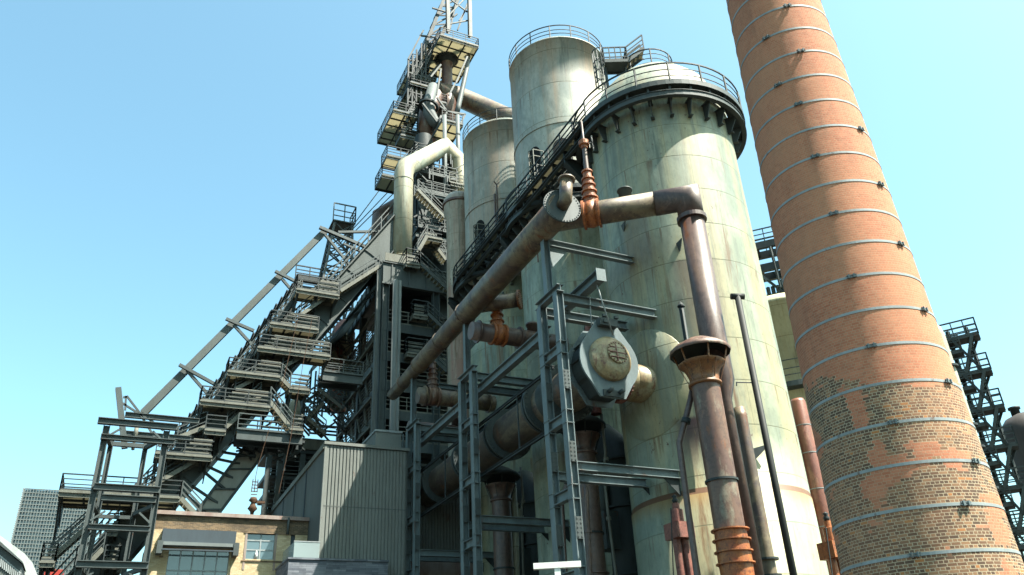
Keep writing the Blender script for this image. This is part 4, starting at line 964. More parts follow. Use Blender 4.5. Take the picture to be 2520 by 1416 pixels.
bst('stair flight rising below the end of the long stair platform', (695,905), (770,862), 56.9)
bst('stair flight between the two topmost stair platforms', (740,775), (832,712), 56.9)
bst('stair flight climbing from the topmost platform to the furnace roof', (838,716), (934,655), 56.9)
bst('stair flight going down beside the hanging ropes', (664,988), (716,1054), 56.4)
bst('stair flight low behind the gantry posts, leading to the bottom platform', (116,1384), (215,1296), 56.4)
bst('stair flight beneath the caged landing inside the gantry', (212,1394), (254,1350), 55.6)
bst('stair flight dropping from the bottom platform to the brick building roof', (445,1226), (492,1276), 55.2)
bst('pale stair flight beside the furnace columns, upper of three', (781,955), (842,1004), 62.5)
bst('pale stair flight beside the furnace columns, middle of three', (758,1030), (796,992), 62.5)
bst('pale stair flight beside the furnace columns, lowest of three', (758,1030), (801,1068), 62.0)
# walkways between bridge and furnace
gw = 'steel walkways by the furnace'
def walk(label, a, b, Y, d=1.3, hb=.75):
    A, B = aY(*a, Y), aY(*b, Y); z = A.z; t = thing('steel_walkway', label, 'walkway', tuple(A), gw)
    build('girder', MB().ibeam((A.x,Y,z-hb/2), (B.x,Y,z-hb/2), .3, hb, None, .05), STEEL, t); build('girder', MB().ibeam((A.x,Y+d,z-hb/2), (B.x,Y+d,z-hb/2), .3, hb, None, .05), DARK, t)
    build('deck', MB().box(A.x, B.x, Y+.16, Y+d-.16, z-.1, z-.05), GRATE, t)
    for yy in (Y, Y+d): build('railing', MB().rail([(A.x,yy,z),(B.x,yy,z)], 1.15, 1.3, .032, (1,.66,.33)), STEEL, t)
walk('central dark walkway crossing beneath the ropes toward the cast house', (584,1056), (745,1068), 58.0-1.5, 1.3)
walk('short dark walkway joining the furnace building at mid height', (795,914), (893,922), 57.2, 1.4)
# dark cluster of machinery under the walkway
t = thing('hoist_machinery', 'dark jumble of winding machinery hung below the central walkway', 'machinery', tuple(aY(690,1100,59)))
A = aY(585,1078,58.5); B = aY(745,1130,58.5); m = MB(); m.box(A.x, B.x, 58.2, 60.5, B.z+1.1, B.z+1.3)
rr = random.Random(3)
for i in range(26):
    x = A.x+(B.x-A.x)*rr.random(); z = B.z+(A.z-B.z)*rr.random(); m.bar((x,58.1+rr.random()*2,z), (x+rr.uniform(-1.4,1.4),58.1+rr.random()*2,z+rr.uniform(-.5,.5)), .12)
build('frame', m, DARK, t)
m = MB()
for i in range(5): c = (A.x+1+i*.8,58.6+.3*(i%3),B.z+.75); m.lathe([(0,-.3),(.36,-.3),(.36,.3),(0,.3)], c, (0,1,0), 20)
build('drum', m, DARK, t)
# second, paler inclined gallery behind
t = thing('inclined_conveyor', 'pale panelled inclined gallery behind the skip bridge, lit by the sun', 'conveyor', tuple(aY(590,1170,66)))
Y = 59.6; a, b_, c, d = aY(602,1098,Y), aY(668,1098,Y), aY(556,1262,Y), aY(490,1262,Y)
build('side_panel', MB().prism([aY(613,1085,Y), aY(672,1085,Y), aY(520,1290,Y), aY(462,1290,Y)], (0,1.4,0)), mat_paint('pale_gallery_panel', (.36,.37,.33), .5, .2), t)
m = MB()
for k in (.12,.36,.6,.84):
    p = aY(613,1085,Y).lerp(aY(462,1290,Y), k); q = aY(672,1085,Y).lerp(aY(520,1290,Y), k); m.bar(p-V((0,.06,0)), q-V((0,.06,0)), .2, .1)
m.bar(aY(672,1085,Y-.1), aY(520,1290,Y-.1), .22, .2); m.bar(aY(613,1085,Y-.1), aY(462,1290,Y-.1), .18, .2); build('rib', m, STEEL, t)
m = MB()
for a, b_ in (((540,1112),(602,1122)),((525,1128),(592,1142)),((510,1148),(575,1178)),((500,1160),(556,1206)),((470,1195),(538,1240)),((452,1212),(508,1266))): build('brace', MB().bar(aY(*a,59.0), aY(*b_,59.7), .16), STEEL, t)
# ------------------------------------------------------------------ gantry frame at left
GQ = 50.0
t = thing('gantry_frame', 'freestanding four legged steel gantry standing before the brick building corner', 'steel frame', (0, GQ, 0))
xL, xR = -1.58, 1.63
for x, y in ((xL,GQ),(xR,GQ),(xL+.32,GQ+2.6),(xR-.97,GQ+2.6)):
    m = MB().ibeam((x,y,0), (x,y,17.55), .34 if y == GQ else .28, .34 if y == GQ else .28, (1,0,0), .04); build('post', m, STEEL, t)
zz = lambda x, y: aY(x, y, GQ).z
for (x0, yl), (x1, _), h_, yy in (((241,1038),(438,0),.36,GQ),((248,1077),(430,0),.3,GQ+.03),((231,1200),(393,0),.36,GQ-.02),((250,1226),(384,0),.34,GQ+.06),((217,1299),(368,0),.3,GQ-.02),((188,1390),(364,0),.36,GQ-.02)):
    A, B = aY(x0, yl, GQ), aY(x1, yl+8, GQ); z = A.z; build('cross_beam', MB().ibeam((A.x,yy-.2,z), (B.x,yy-.2,z), .3, h_, None, .04), STEEL, t)
m = MB()
for z in (17.2, 13.2, 9.8): m.bar((xL+.02,GQ+.1,z), (xL+.32,GQ+2.6,z), .22); m.bar((xR-.02,GQ+.1,z), (xR-.97,GQ+2.6,z), .22)
m.bar((xL+.3,GQ+2.6,17.3), (xR-.97,GQ+2.6,17.3), .24); m.bar((xL+.3,GQ+2.6,13.0), (xR-.97,GQ+2.6,13.0), .2)
build('side_beam', m, STEEL, t)
m = MB()
for s, x in ((1, xL), (-1, xR)):
    for z in (17.6, 12.9, 9.7): m.bar((x+s*.1,GQ-.2,z-.75), (x+s*.75,GQ-.2,z-.2), .1)
build('knee_brace', m, STEEL, t)
# jib crane
t = thing('jib_crane', 'bare steel jib with a jutting end beam above the gantry', 'crane', tuple(aY(295,1030,53)))
Y = 53.5
build('end_beam', MB().ibeam(aY(291,955,Y), aY(307,1104,Y), .34, .3, (0,1,0), .05), STEEL, t)
for a, b_, k in (((308,1021),(490,1040),.34),((305,1066),(470,1080),.28)): A, B = aY(*a,Y), aY(*b_,Y); build('boom', MB().ibeam((A.x,Y,A.z), (B.x,Y+.0,A.z), .24, k, None, .04), STEEL, t)
m = MB()
for a, b_ in (((300,992),(360,1030)),((312,975),(345,1018)),((303,978),(313,978)),((345,1020),(395,1100)),((365,1030),(402,1060)),((310,975),(308,1010))): m.bar(aY(*a,Y), aY(*b_,Y), .12)
build('brace', m, STEEL, t)
p = aY(333,1072,Y-.4); m = MB().lathe([(.0,.5),(.12,.5),(.14,.1),(.08,0),(.08,-.5),(.1,-.9),(0,-.95)], p, n=12); build('trolley_hook', m, PALE, t)
for a in ((358,1100),): A = aY(*a, Y+1); build('post', MB().ibeam((A.x,Y+1,0), (A.x,Y+1,18.0), .28, .28, (1,0,0), .04), STEEL, t)
# ------------------------------------------------------------------ cables
def cable(label, pts, r, mat=CABLE): 
    t = thing('cable', label, 'cable', tuple(pts[0]), None); build('strand', MB().tube(pts, r, 6), mat, t); return t
cable('long thin rusty rope hanging beside the skip bridge down to the crane hook', [aY(735,775,56), aY(694,950,56), aY(634,1150,56), aY(628,1180,56)], .02)
cable('long thin rusty rope hanging past the hanging landing, ending above the shed verge', [aY(768,785,55.8), aY(745,900,55.8), aY(715,1080,55.8), aY(686,1215,55.8)], .02)
m = MB(); t = thing('crane_hook', 'rusty pulley block and hook hanging over the brick building roof', 'hook', tuple(aY(628,1200,56)))
p = aY(629,1180,56); c = aY(622,1245,56); 
for s in (-.16,.0,.16): m.bar(p+V((s,0,0)), c+V((s*1.2,0,.9)), .05)
for k in range(6): q = p.lerp(c, .1+.12*k); m.bar(q-V((.2,0,0)), q+V((.2,0,0)), .05)
build('chain_frame', m, CABLE, t); m = MB().lathe([(0,.6),(.16,.55),(.3,.35),(.12,.2),(.2,0),(.32,-.2),(.14,-.4),(.1,-.6),(0,-.62)], c, n=14); m.bar(c+V((-.1,0,.25)), c+V((.75,0,.25)), .16); build('block', m, CABLE, t)
for i, (a, b_) in enumerate((((868,556),(955,440)),((872,560),(972,455)),((858,585),(985,460)))):
    cable(('upper haul rope', 'middle haul rope', 'lowest haul rope')[i]+' slanting from the lattice mast up to the furnace top', [aY(a[0]-40,a[1]+45,66), aY(*a,66), aY(*b_,66)], .05, DARK)
# ------------------------------------------------------------------ lattice mast behind
t = thing('lattice_mast', 'slender lattice mast rising behind the topmost stair platform', 'tower', tuple(aY(820,690,74)))
Y = 74.0; bz = aY(815,690,Y).z-6; tz = aY(835,560,Y).z; cx0 = aY(818,690,Y).x; cx1 = aY(840,560,Y).x
hw0, hw1 = 1.9, .95; m = MB()
def lp(k, sx, sy): return V((cx0+(cx1-cx0)*k+sx*(hw0+(hw1-hw0)*k), Y+sy*(hw0+(hw1-hw0)*k), bz+(tz-bz)*k))
for sx in (-1,1):
    for sy in (-1,1): m.bar(lp(0,sx,sy), lp(1,sx,sy), .22)
build('leg', m, STEEL, t); m = MB(); n = 6
for i in range(n):
    k0, k1 = i/n, (i+1)/n
    for (a, b_) in (((-1,-1),(1,-1)),((1,-1),(1,1)),((1,1),(-1,1)),((-1,1),(-1,-1))):
        m.bar(lp(k0,*a), lp(k1,*b_), .12); m.bar(lp(k0,*b_), lp(k1,*a), .12); m.bar(lp(k1,*a), lp(k1,*b_), .12)
build('lattice_brace', m, DARK, t)
m = MB(); q = V((cx1, Y, tz)); m.box(q.x-1.2, q.x+1.2, Y-1.2, Y+1.2, tz, tz+.12); m.rail([(q.x-1.2,Y-1.2,tz),(q.x+1.2,Y-1.2,tz),(q.x+1.2,Y+1.2,tz)], 2.2, 1.2, .05); build('top_platform', m, STEEL, t)
m = MB(); m.bar((cx0-4,Y-1,bz+5), (cx0+3,Y-1,bz+5), .5); m.bar((cx0-4,Y+1,bz+5), (cx0+3,Y+1,bz+5), .5); m.rail([(cx0-4,Y-1.2,bz+5.2),(cx0+3,Y-1.2,bz+5.2)], 1.2, 1.3, .05); build('base_platform', m, DARK, t)
# ------------------------------------------------------------------ furnace building
FX, FY = 16.7, 57.0
XE, YE = 25.5, 70.0
zf = lambda x, y: aY(x, y, FY).z
t = thing('furnace_building', 'black open steel furnace building with railed floors behind the header pipe', 'furnace building', (FX, FY, 0))
zr = zf(948,648); zg = zf(948,703)
levels = [zf(960,868), zf(960,795), zf(960,940), zf(960,1010), zf(960,1085)]
for x in (FX, FX+4.4, XE):
    for y in (FY, FY+6.5, YE):
        build('column', MB().ibeam((x,y,0), (x,y,zg), .55, .55, (1,0,0), .06), STEEL, t)
build('column', MB().ibeam((FX-.55,FY+.1,0), (FX-.55,FY+.1,zg+1.5), .34, .34, (1,0,0), .04), GREYT, t)
m = MB(); m.box(FX-.3, XE, FY-.28, FY-.02, zg, zr); m.box(FX-.3, FX-.04, FY, YE, zg, zr); build('roof_girder', m, GIRD, t)
for i in range(6): xx = FX+.4+i*1.5; build('girder_rib', MB().box(xx, xx+.1, FY-.36, FY-.282, zg, zr), STEEL, t)
for i in range(9): yy = FY+.6+i*1.4; build('girder_rib', MB().box(FX-.38, FX-.302, yy, yy+.1, zg, zr), STEEL, t)
m = MB(); m.box(FX-.4, XE, FY-.42, FY-.282, zr-.12, zr+.02); m.box(FX-.4, XE, FY-.42, FY-.282, zg-.02, zg+.12)
build('girder_flange', m, STEEL, t)
build('roof_deck', MB().box(FX, XE, FY, YE, zr-.2, zr), DARK, t)
pa = aY(948,622,FY-.4); pb = aY(1003,648,FY-.4); build('parapet', MB().box(pa.x, pb.x, FY-.45, FY-.38, zr+.03, pa.z), PALE, t)
for i, z in enumerate(levels):
    build('floor', MB().box(FX, XE, FY+.1, YE, z-.3, z), DARK, t)
    m = MB(); m.box(FX-.05, XE, FY-.06, FY+.08, z-.75, z+.0); m.box(FX-.12, FX-.06, FY, YE, z-.75, z); build('edge_girder', m, STEEL, t)
    m = MB(); m.rail([(FX+.3,FY-.02,z),(XE,FY-.02,z)], 1.15, 1.6, .035, (1,.7,.4)); m.rail([(FX-.08,FY+.3,z),(FX-.08,YE,z)], 1.15, 1.4, .04, (1,.75,.5,.25)); build('railing', m, PALE, t)
    m = MB(); m.box(FX-.5, FX-.3, FY+1.5, YE-1, z+1.35, z+1.5)
    for k in range(6): m.bar((FX-.2,FY+1.3+k*2,z-2.6), (FX-.2,FY+2.6+k*2,z-.4), .14)
    build('side_brace', m, PALE, t)
for k, (x_, r_) in enumerate(((971,.24),(981,.16))):
    A, B = aY(x_+2,705,FY-.5), aY(x_-4,1085,FY-.5); build('downpipe', MB().tube([(A.x,FY-.6,zg+.3),(A.x,FY-.6,0)], r_, 14), GREYT, t)
m = MB(); m.prism([(FX-.6,FY+.2,zg),(FX-.6,YE,zg),(FX-3.2,YE,zg-3.4),(FX-3.2,FY+6,zg-3.4)], (0,0,.35)); build('side_canopy', m, DARK, t)
t = thing('blast_furnace', 'dark furnace vessel deep inside the furnace building', 'furnace', (22, 64, 0))
build('shell', MB().lathe([(3.6,0),(3.8,12),(4.2,22),(3.6,32),(2.6,38),(1.7,45),(1.2,52),(.9,56)], (22.4,64,0), n=40), DARK, t)
for z in (16,20,24,28,33): build('hoop_band', MB().lathe([(3.5,z-.15),(4.4,z-.15),(4.4,z+.15),(3.5,z+.15)], (22.4,64,0), n=40, smooth=False), STEEL, t)
# cages and flights on the near face
gf = 'caged landings on the furnace face'
def cage(label, l, r, dy, y0=56.0, y1=56.9):
    A, B = aY(*l, y0), aY(*r, y0); t = thing('caged_landing', label, 'landing', (A.x,y0,A.z), gf); z = aY(l[0],dy,y0).z
    deckplat(t, A.x, B.x, y0, y1, z, 'flrb', False, h=A.z-z)
    m = MB()
    for k in range(4): m.box(A.x+.25, B.x-.05, y1-.12, y1-.09, z+.15+k*.32, z+.36+k*.32)
    build('screen_board', m, PALE, t)
cage('caged landing on the furnace face, upper one, in shadow of the roof girder', (1018,737), (1053,775), 772)
cage('caged landing on the furnace face, lower one, beside the header pipe', (1003,830), (1050,868), 866)
cage('caged landing at the roof corner of the furnace building', (1000,610), (1034,648), 645, 55.9, 57)
cage('caged landing high above the furnace roof beside the grey columns', (1045,552), (1090,585), 580, 57.5, 59)
bst('dark stair flight descending from the roof corner landing', (1034,648), (1112,722), 56.0, .9, STEEL)
bst('dark stair flight descending from the upper caged landing', (1053,772), (1110,826), 56.0, .9, STEEL)
bst('dark stair flight descending from the lower caged landing', (1050,866), (1100,915), 56.0, .9, STEEL)
bst('pale stair flight above the furnace roof between the columns', (1028,466), (1096,536), 58.5)
bst('short stair flight rising to the high caged landing', (1028,622), (1052,580), 57.5)
bst('stair flight falling away from the high caged landing', (1060,588), (1098,640), 58.5)
# ------------------------------------------------------------------ gas pipes over the furnace
t = thing('gas_pipe', 'fat cream inverted U gas pipe standing on the furnace roof', 'pipe', (18, 57.6, zr))
Y = 58.0; A = aY(990,600,Y); B = aY(994,425,Y); K = aY(1094,362,Y+2.5); E2 = aY(1128,395,Y+2.5)
build('pipe_run', MB().tube([(A.x,Y,zr-1), (B.x,Y,B.z-.1), B+V((.25,.1,.75)), K, E2, V((E2.x+.1,Y+2.5,zr-1))], [.86,.86,.86,.86,.8,.8], 40), CREAM, t)
m = MB()
for z in (B.z-1.0, B.z-9.2): m.lathe([(.85,-.05),(.9,-.05),(.9,.05),(.85,.05)], (B.x,Y,z), n=40, smooth=False)
build('weld_ring', m, CREAM, t)
t = thing('gas_pipe', 'dark red bent pipe behind the cream gas pipe', 'pipe', tuple(aY(935,560,67)))
build('pipe_run', MB().tube([aY(932,600,67), aY(936,532,67), aY(985,502,67), aY(1040,490,67)], .82, 28), PURPLE, t)
def vtube(label, a, b, Y, r, mat, name='standing_pipe', cat='pipe'):
    A, B = aY(*a, Y), aY(*b, Y); t = thing(name, label, cat, tuple(B)); build('pipe', MB().tube([A, (A.x,Y,B.z)], r, 20), mat, t)
    for k in (.25,.5,.8): z = A.z+(B.z-A.z)*k; build('joint', MB().lathe([(r-.01,z-.06),(r+.05,z-.06),(r+.05,z+.06),(r-.01,z+.06)], (A.x,Y,0), n=20, smooth=False), mat, t)
vtube('smooth grey column pipe before the furnace throat, the longer of a pair', (1094,285), (1095,560), 60, .21, GREYT)
vtube('smooth grey column pipe before the furnace throat, ending above the small red stained tank', (1126,285), (1128,480), 60, .21, GREYT)
A = aY(1120,478,58); t = thing('small_tank', 'tall slim pale tank with red stains beside the end stove', 'tank', (aD(1122,478,57).x, aD(1122,478,57).y, 0))
p = aD(1128, 482, 57); 
build('shell', MB().lathe([(1.05,0),(1.05,p.z-2.2),(1.25,p.z-2.0),(1.25,p.z-1.2),(1.32,p.z-1.1),(1.25,p.z-.6),(1.0,p.z-.2),(.4,p.z),(0,p.z)], (p.x,p.y,0), n=40), TANKM, t)
build('rim', MB().lathe([(1.2,p.z-1.25),(1.38,p.z-1.2),(1.38,p.z-1.0),(1.2,p.z-.95)], (p.x,p.y,0), n=40, smooth=False), RUSTY, t)
# ------------------------------------------------------------------ furnace top tower
t = thing('furnace_top_tower', 'tangled furnace top with grated platforms, hoppers and rusty uptake pipes', 'furnace top', tuple(aY(1090,250,66)))
Y = 66.0
def pd(l, r, y0, y1, sides='flrb', **k):
    A, B = aY(*l, y0), aY(*r, y0); deckplat(t, A.x, B.x, y0, y1, A.z, sides, False, edge=STEEL, gm=GRATET, **k)
zq = aY(1083,84,63.5).z; pd((1083,84), (1178,100), 63.5, aZ(1132,203,zq).y)
pd((968,268), (1030,285), 65.0, 71.0)
pd((986,330), (1032,340), 65.5, 67.5, 'flr')
pd((940,428), (995,440), 62.5, 65.0)
pd((952,380), (1020,392), 62.0, 64.0)
pd((1020,372), (1055,378), 61.5, 64.0)
pd((1088,292), (1140,300), 61.0, 64.0, 'f')
pd((1010,200), (1060,210), 66.0, 74.0, 'fl')
pd((1015,150), (1052,158), 68.0, 74.0, 'fl')
pd((1048,108), (1078,114), 67.0, 73.0, 'fl'); pd((1030,180), (1075,190), 67.0, 72.0, 'flr'); pd((1050,240), (1100,248), 66.0, 70.0, 'flr'); pd((1000,318), (1040,324), 66.5, 70.0, 'flr')
stair(t, aY(1008,225,66.4), aY(1040,158,66.4), (0,.9,0), STEEL); stair(t, aY(1050,160,66.4), aY(1078,95,66.4), (0,.9,0), STEEL); stair(t, aY(1000,300,65.5), aY(1020,268,65.5), (0,.9,0), STEEL)
pd((1040,470), (1110,478), 59.5, 61.5, 'fr')
stair(t, aY(978,420,63.4), aY(1030,372,63.4), (0,.9,0)); stair(t, aY(990,335,66), aY(1012,300,66), (0,.9,0)); stair(t, aY(1030,250,69), aY(1062,150,69), (0,.9,0))
def chord(name, a, b, ya, yb, k, mat=DARK): build(name, MB().ibeam(aY(*a,ya), aY(*b,yb), k, k, (0,1,0), .06), mat, t)
for ya in (67, 71):
    chord('truss_chord', (1006,215), (1104,-30), ya, ya, .38); chord('truss_chord', (1050,170), (1145,-40), ya, ya, .38)
m = MB()
for ya in (67, 71):
    for k in range(10):
        a = aY(1006,215,ya).lerp(aY(1104,-30,ya), k/10); b_ = aY(1050,170,ya).lerp(aY(1145,-40,ya), k/10); a2 = aY(1006,215,ya).lerp(aY(1104,-30,ya), (k+1)/10); b2 = aY(1050,170,ya).lerp(aY(1145,-40,ya), (k+1)/10)
        if ya == 67: c4 = V((0,4,0)); m.bar(a, a2+c4, .12); m.bar(b_, b2+c4, .12)
        m.bar(a, b_, .16); m.bar(a2, b_, .13); 
        if ya == 67: m.bar(a, a+V((0,4,0)), .16); m.bar(b_, b_+V((0,4,0)), .16)
for a, b_ in (((1005,145),(1042,75)),((1005,145),(1003,215)),((1022,145),(1024,205)),((1003,148),(1030,152)),((1033,88),(1072,92)),((1064,20),(1105,32)),((1130,52),(1158,5)),((1098,55),(1125,35)),((1125,-5),(1108,70)),((1150,10),(1126,75)),((1030,240),(1060,190)),((1010,225),(1050,245)),((1040,205),(1078,160))):
    m.bar(aY(*a,66.5), aY(*b_,66.5), .17)
build('truss_brace', m, DARK, t)
chord('upright', (1101,-20), (1103,80), 64, 64, .42, STEEL); chord('upright', (1155,-20), (1157,92), 64, 64, .42, STEEL)
m = MB()
for a, b_ in (((1103,40),(1155,-15)),((1103,60),(1157,50)),((1110,0),(1150,30))): m.bar(aY(*a,64.2), aY(*b_,64.2), .14)
build('upright_brace', m, STEEL, t)
A, B = aY(1100,165,67), aY(1100,345,67)
q = lambda y: aY(1100,y,67).z
build('uptake_pipe', MB().lathe([(.62,q(345)),(.62,q(300)),(1.0,q(292)),(1.02,q(262)),(1.08,q(258)),(1.0,q(252)),(.66,q(225)),(.6,q(165)),(.7,q(160)),(.7,q(150)),(.3,q(140)),(0,q(138))], (A.x,67,0), n=32), RUSTY, t)
m = MB(); p = aY(1100,150,67); m.lathe([(0,1.2),(.4,1.0),(1.0,.6),(1.45,.45),(1.45,.3),(.7,-.5),(.4,-.9)], p, n=24); build('bell_hopper', m, DARK, t)
build('uptake_elbow', MB().tube([aY(1052,345,66), aY(1050,300,66), aY(1055,270,66), aY(1075,235,67), aY(1095,215,68)], [.95,.95,1.02,.9,.9], 32), RUSTY, t)
build('goose_neck', MB().tube([aY(1090,318,64.5), aY(1068,300,64.5), aY(1056,278,64.5), aY(1056,250,64.5), aY(1066,215,66)], [.5,.62,.66,.62,.6], 28), GREYT, t)
m = MB().lathe([(.8,-.1),(1.1,-.1),(1.1,.1),(.8,.1)], aY(1055,262,64.5), (.2,0,1), 28, smooth=False); m.lathe([(0,-.1),(1.05,-.1),(1.05,.1),(0,.1)], aY(1075,305,64), (1,0,-.4), 28, smooth=False); build('uptake_flange', m, DARK, t)
build('vent_tube', MB().tube([aY(1124,280,64), aY(1128,262,64), aY(1150,165,65), aY(1152,130,65.5)], [.3,.3,.26,.24], 16), GREYT, t)
build('hopper_plate', MB().prism([aY(1040,270,63.5), aY(1075,240,63.5), aY(1110,262,63.5), aY(1108,310,63.5)], (0,.15,0)), STEEL, t) if False else None
m = MB()
for a, b_ in (((1082,262),(1100,275)),((1100,275),(1145,282)),((1100,275),(1090,300)),((1145,282),(1133,305)),((1075,240),(1100,275)),((1040,255),(1075,300)),((1085,170),(1075,235)),((1150,140),(1122,205)),((1120,205),(1105,235)),((1060,190),(1085,160))): m.bar(aY(*a,63), aY(*b_,63), .18)
build('collar_brace', m, STEEL, t)
for ya in (66.4, 69.5, 72.5):
    m = MB()
    for px in (1003,1014,1024,1036,1047): A, B = aY(px,262-(px-1003)*.5,ya), aY(px,150-(px-1003)*1.3,ya); m.bar(A, (A.x,ya,B.z), .17)
    for py in (250,225,200,178,158): A, B = aY(1003,py,ya), aY(1050,py-6,ya); m.bar(A, (B.x,ya,A.z), .14)
    for a, b_ in (((1003,250),(1024,200)),((1024,250),(1003,200)),((1024,225),(1047,165)),((1047,225),(1024,178)),((1003,200),(1024,158)),((1030,170),(1050,110))): m.bar(aY(*a,ya), aY(*b_,ya), .11)
    build('side_frame', m, DARK, t)
m = MB()
for x in (1012,1030,1052): A, B = aY(x,240,69), aY(x+4,345,69); m.bar(A, (A.x,69,B.z), .3)
m.box(aY(1035,330,67).x, aY(1100,330,67).x, 66.5, 70, aY(1060,352,67).z, aY(1060,315,67).z)
build('charging_house', m, DARK, t)
t = thing('downcomer_pipe', 'fat stained pipe slanting from the furnace top down behind the tallest stove', 'pipe', tuple(aY(1180,250,68)))
P0, P1 = aY(1075,228,67), aY(1128,238,67.5); P2 = aY(1262,298,62)
build('pipe_run', MB().tube([P0, P1, P1.lerp(P2, 1.0), P1.lerp(P2, 1.35)], 1.18, 40), PIPE, t)
# upper frame under the furnace top
t = thing('throat_frame', 'dark plated steel frame around the furnace throat below the cream gas pipe', 'steel frame', tuple(aY(1060,500,60)))
m = MB()
for px in (1028,1060,1105,1135): A, B = aY(px,385,61), aY(px+2,640,61); m.bar(A, (A.x,61,zr), .42); m.bar((A.x,65,A.z), (A.x,65,zr), .42)
build('column', m, DARK, t)
m = MB(); a, b_ = aY(1027,488,60.8), aY(1056,575,60.8); m.box(a.x, b_.x, 60.5, 60.7, b_.z, a.z); a, b_ = aY(1060,410,61.5), aY(1135,560,61.5); m.box(a.x, b_.x, 61.4, 61.5, b_.z, a.z); m.box(a.x, b_.x+.8, 61.6, 66, b_.z-.4, b_.z); m.box(a.x, b_.x+.8, 61.6, 66, a.z-.3, a.z)
a = aY(1030,575,60.5); m.box(a.x-.6, a.x+6, 59.5, 65, a.z-1.0, a.z-.6)
build('plate', m, GIRD, t)
m = MB()
for a, b_ in (((1030,490),(1055,575)),((1028,575),(1056,500)),((1062,640),(1106,560)),((1062,560),(1106,640)),((1106,480),(1136,560))): m.bar(aY(*a,60.3), aY(*b_,60.3), .22)
build('brace', m, STEEL, t)
for yy, z in ((59.5, aY(1060,470,59.5).z), (59.8, aY(1060,425,59.8).z), (59.2, aY(1060,560,59.2).z), (59.2, aY(1060,610,59.2).z)): a, b_ = aY(1030,500,yy), aY(1125,500,yy); build('gallery', MB().box(a.x, b_.x, yy, yy+1.5, z-.2, z), STEEL, t); build('railing', MB().rail([(a.x,yy,z),(b_.x,yy,z)], 1.1, 1.2, .035), STEEL, t)
m = MB(); rr = random.Random(21)
for i in range(90):
    x = rr.uniform(1000,1135); y = rr.uniform(400,640); a = aY(x,y,59.3+rr.random()*3); dx = rr.choice(((1.8,0,0),(0,0,1.8),(0,0,1.2),(1.2,0,1.0),(1.1,0,-1.0))); m.bar(a, a+V(dx), rr.choice((.07,.1,.14)))
build('pipework', m, STEEL, t)
m = MB(); rr = random.Random(22)
for i in range(8):
    x = rr.uniform(1015,1110); y = rr.uniform(420,620); a = aY(x,y,59.2+rr.random()*2); m.rail([a, a+V((2.2,0,0))], 1.1, .8, .03)
build('railing', m, PALE, t)
# ------------------------------------------------------------------ cast house below
t = thing('cast_house', 'open dark cast house with pale parapet behind the corrugated shed', 'cast house', tuple(aY(760,1090,64)))
Y = 64.0; a, b_ = aY(735,1078,Y), aY(870,1088,Y); z = a.z
build('parapet', MB().box(a.x-.5, b_.x+2, Y-.1, Y+.1, z-.9, z), PALE, t)
build('roof', MB().box(a.x-2.2, b_.x+2, Y+.1, Y+5, z-1.2, z-.8), DARK, t)
m = MB()
for px in (662,690,745,850): A = aY(px,1150,Y); m.box(A.x-.2, A.x+.2, Y+.2, Y+.6, 0, z-1.2)
build('column', m, STEEL, t); m = MB()
for yy in (1110,1165,1208,1250): zz_ = aY(700,yy,Y).z; m.box(aY(655,yy,Y).x, b_.x+1, Y+.7, Y+4, zz_-.3, zz_); m.rail([(aY(655,yy,Y).x,Y+.3,zz_),(b_.x,Y+.3,zz_)], 1.1, 1.4, .035)
build('floor', m, STEEL, t)
build('back_wall', MB().box(aY(690,1150,Y).x, b_.x+2, Y+4.2, Y+4.4, 0, z-1.2), BLACK, t)
# bright vessels and pipes between bridge and furnace
t = thing('gas_washer', 'pale pipework and rust red vessel seen through the gap between skip bridge and furnace', 'vessel', tuple(aY(830,850,68)))
Y = 69.0
build('vessel', MB().lathe([(0,-5),(1.1,-5),(1.1,2.5),(.7,3.4),(.2,3.9),(0,3.9)], aY(842,880,Y), n=24), REDP, t)
m = MB(); m.tube([aY(800,900,Y-1), aY(818,880,Y-1), aY(838,930,Y-1)], .5, 16); m.tube([aY(850,800,Y-1), aY(850,1000,Y-1)], .3, 12); m.tube([aY(838,700+130,Y-1.5), aY(865,870,Y-1.5)], .35, 12); m.tube([aY(690,1040,Y-3), aY(720,1010,Y-3), aY(728,1050,Y-3)], .7, 16); build('pipe_run', m, CREAM, t)
m = MB(); rr = random.Random(11)
for i in range(110):
    x = rr.uniform(785,868); y = rr.uniform(820,960); a = aY(x,y,Y-2+rr.random()*2); dx = rr.choice(((2.0,0,0),(0,0,1.8),(1.2,0,1.0),(1.0,0,-1.0))); m.bar(a, a+V(dx), .1)
build('pipe_rack', m, PALE, t)
m = MB(); rr = random.Random(12)
for i in range(95):
    x = rr.uniform(640,860); y = rr.uniform(960,1070); a = aY(x,y,Y-3+rr.random()*2); dx = rr.choice(((2.4,0,0),(0,0,2.2),(1.4,0,1.2),(1.2,0,-1.2))); m.bar(a, a+V(dx), .14)
build('pipe_rack', m, STEEL, t)
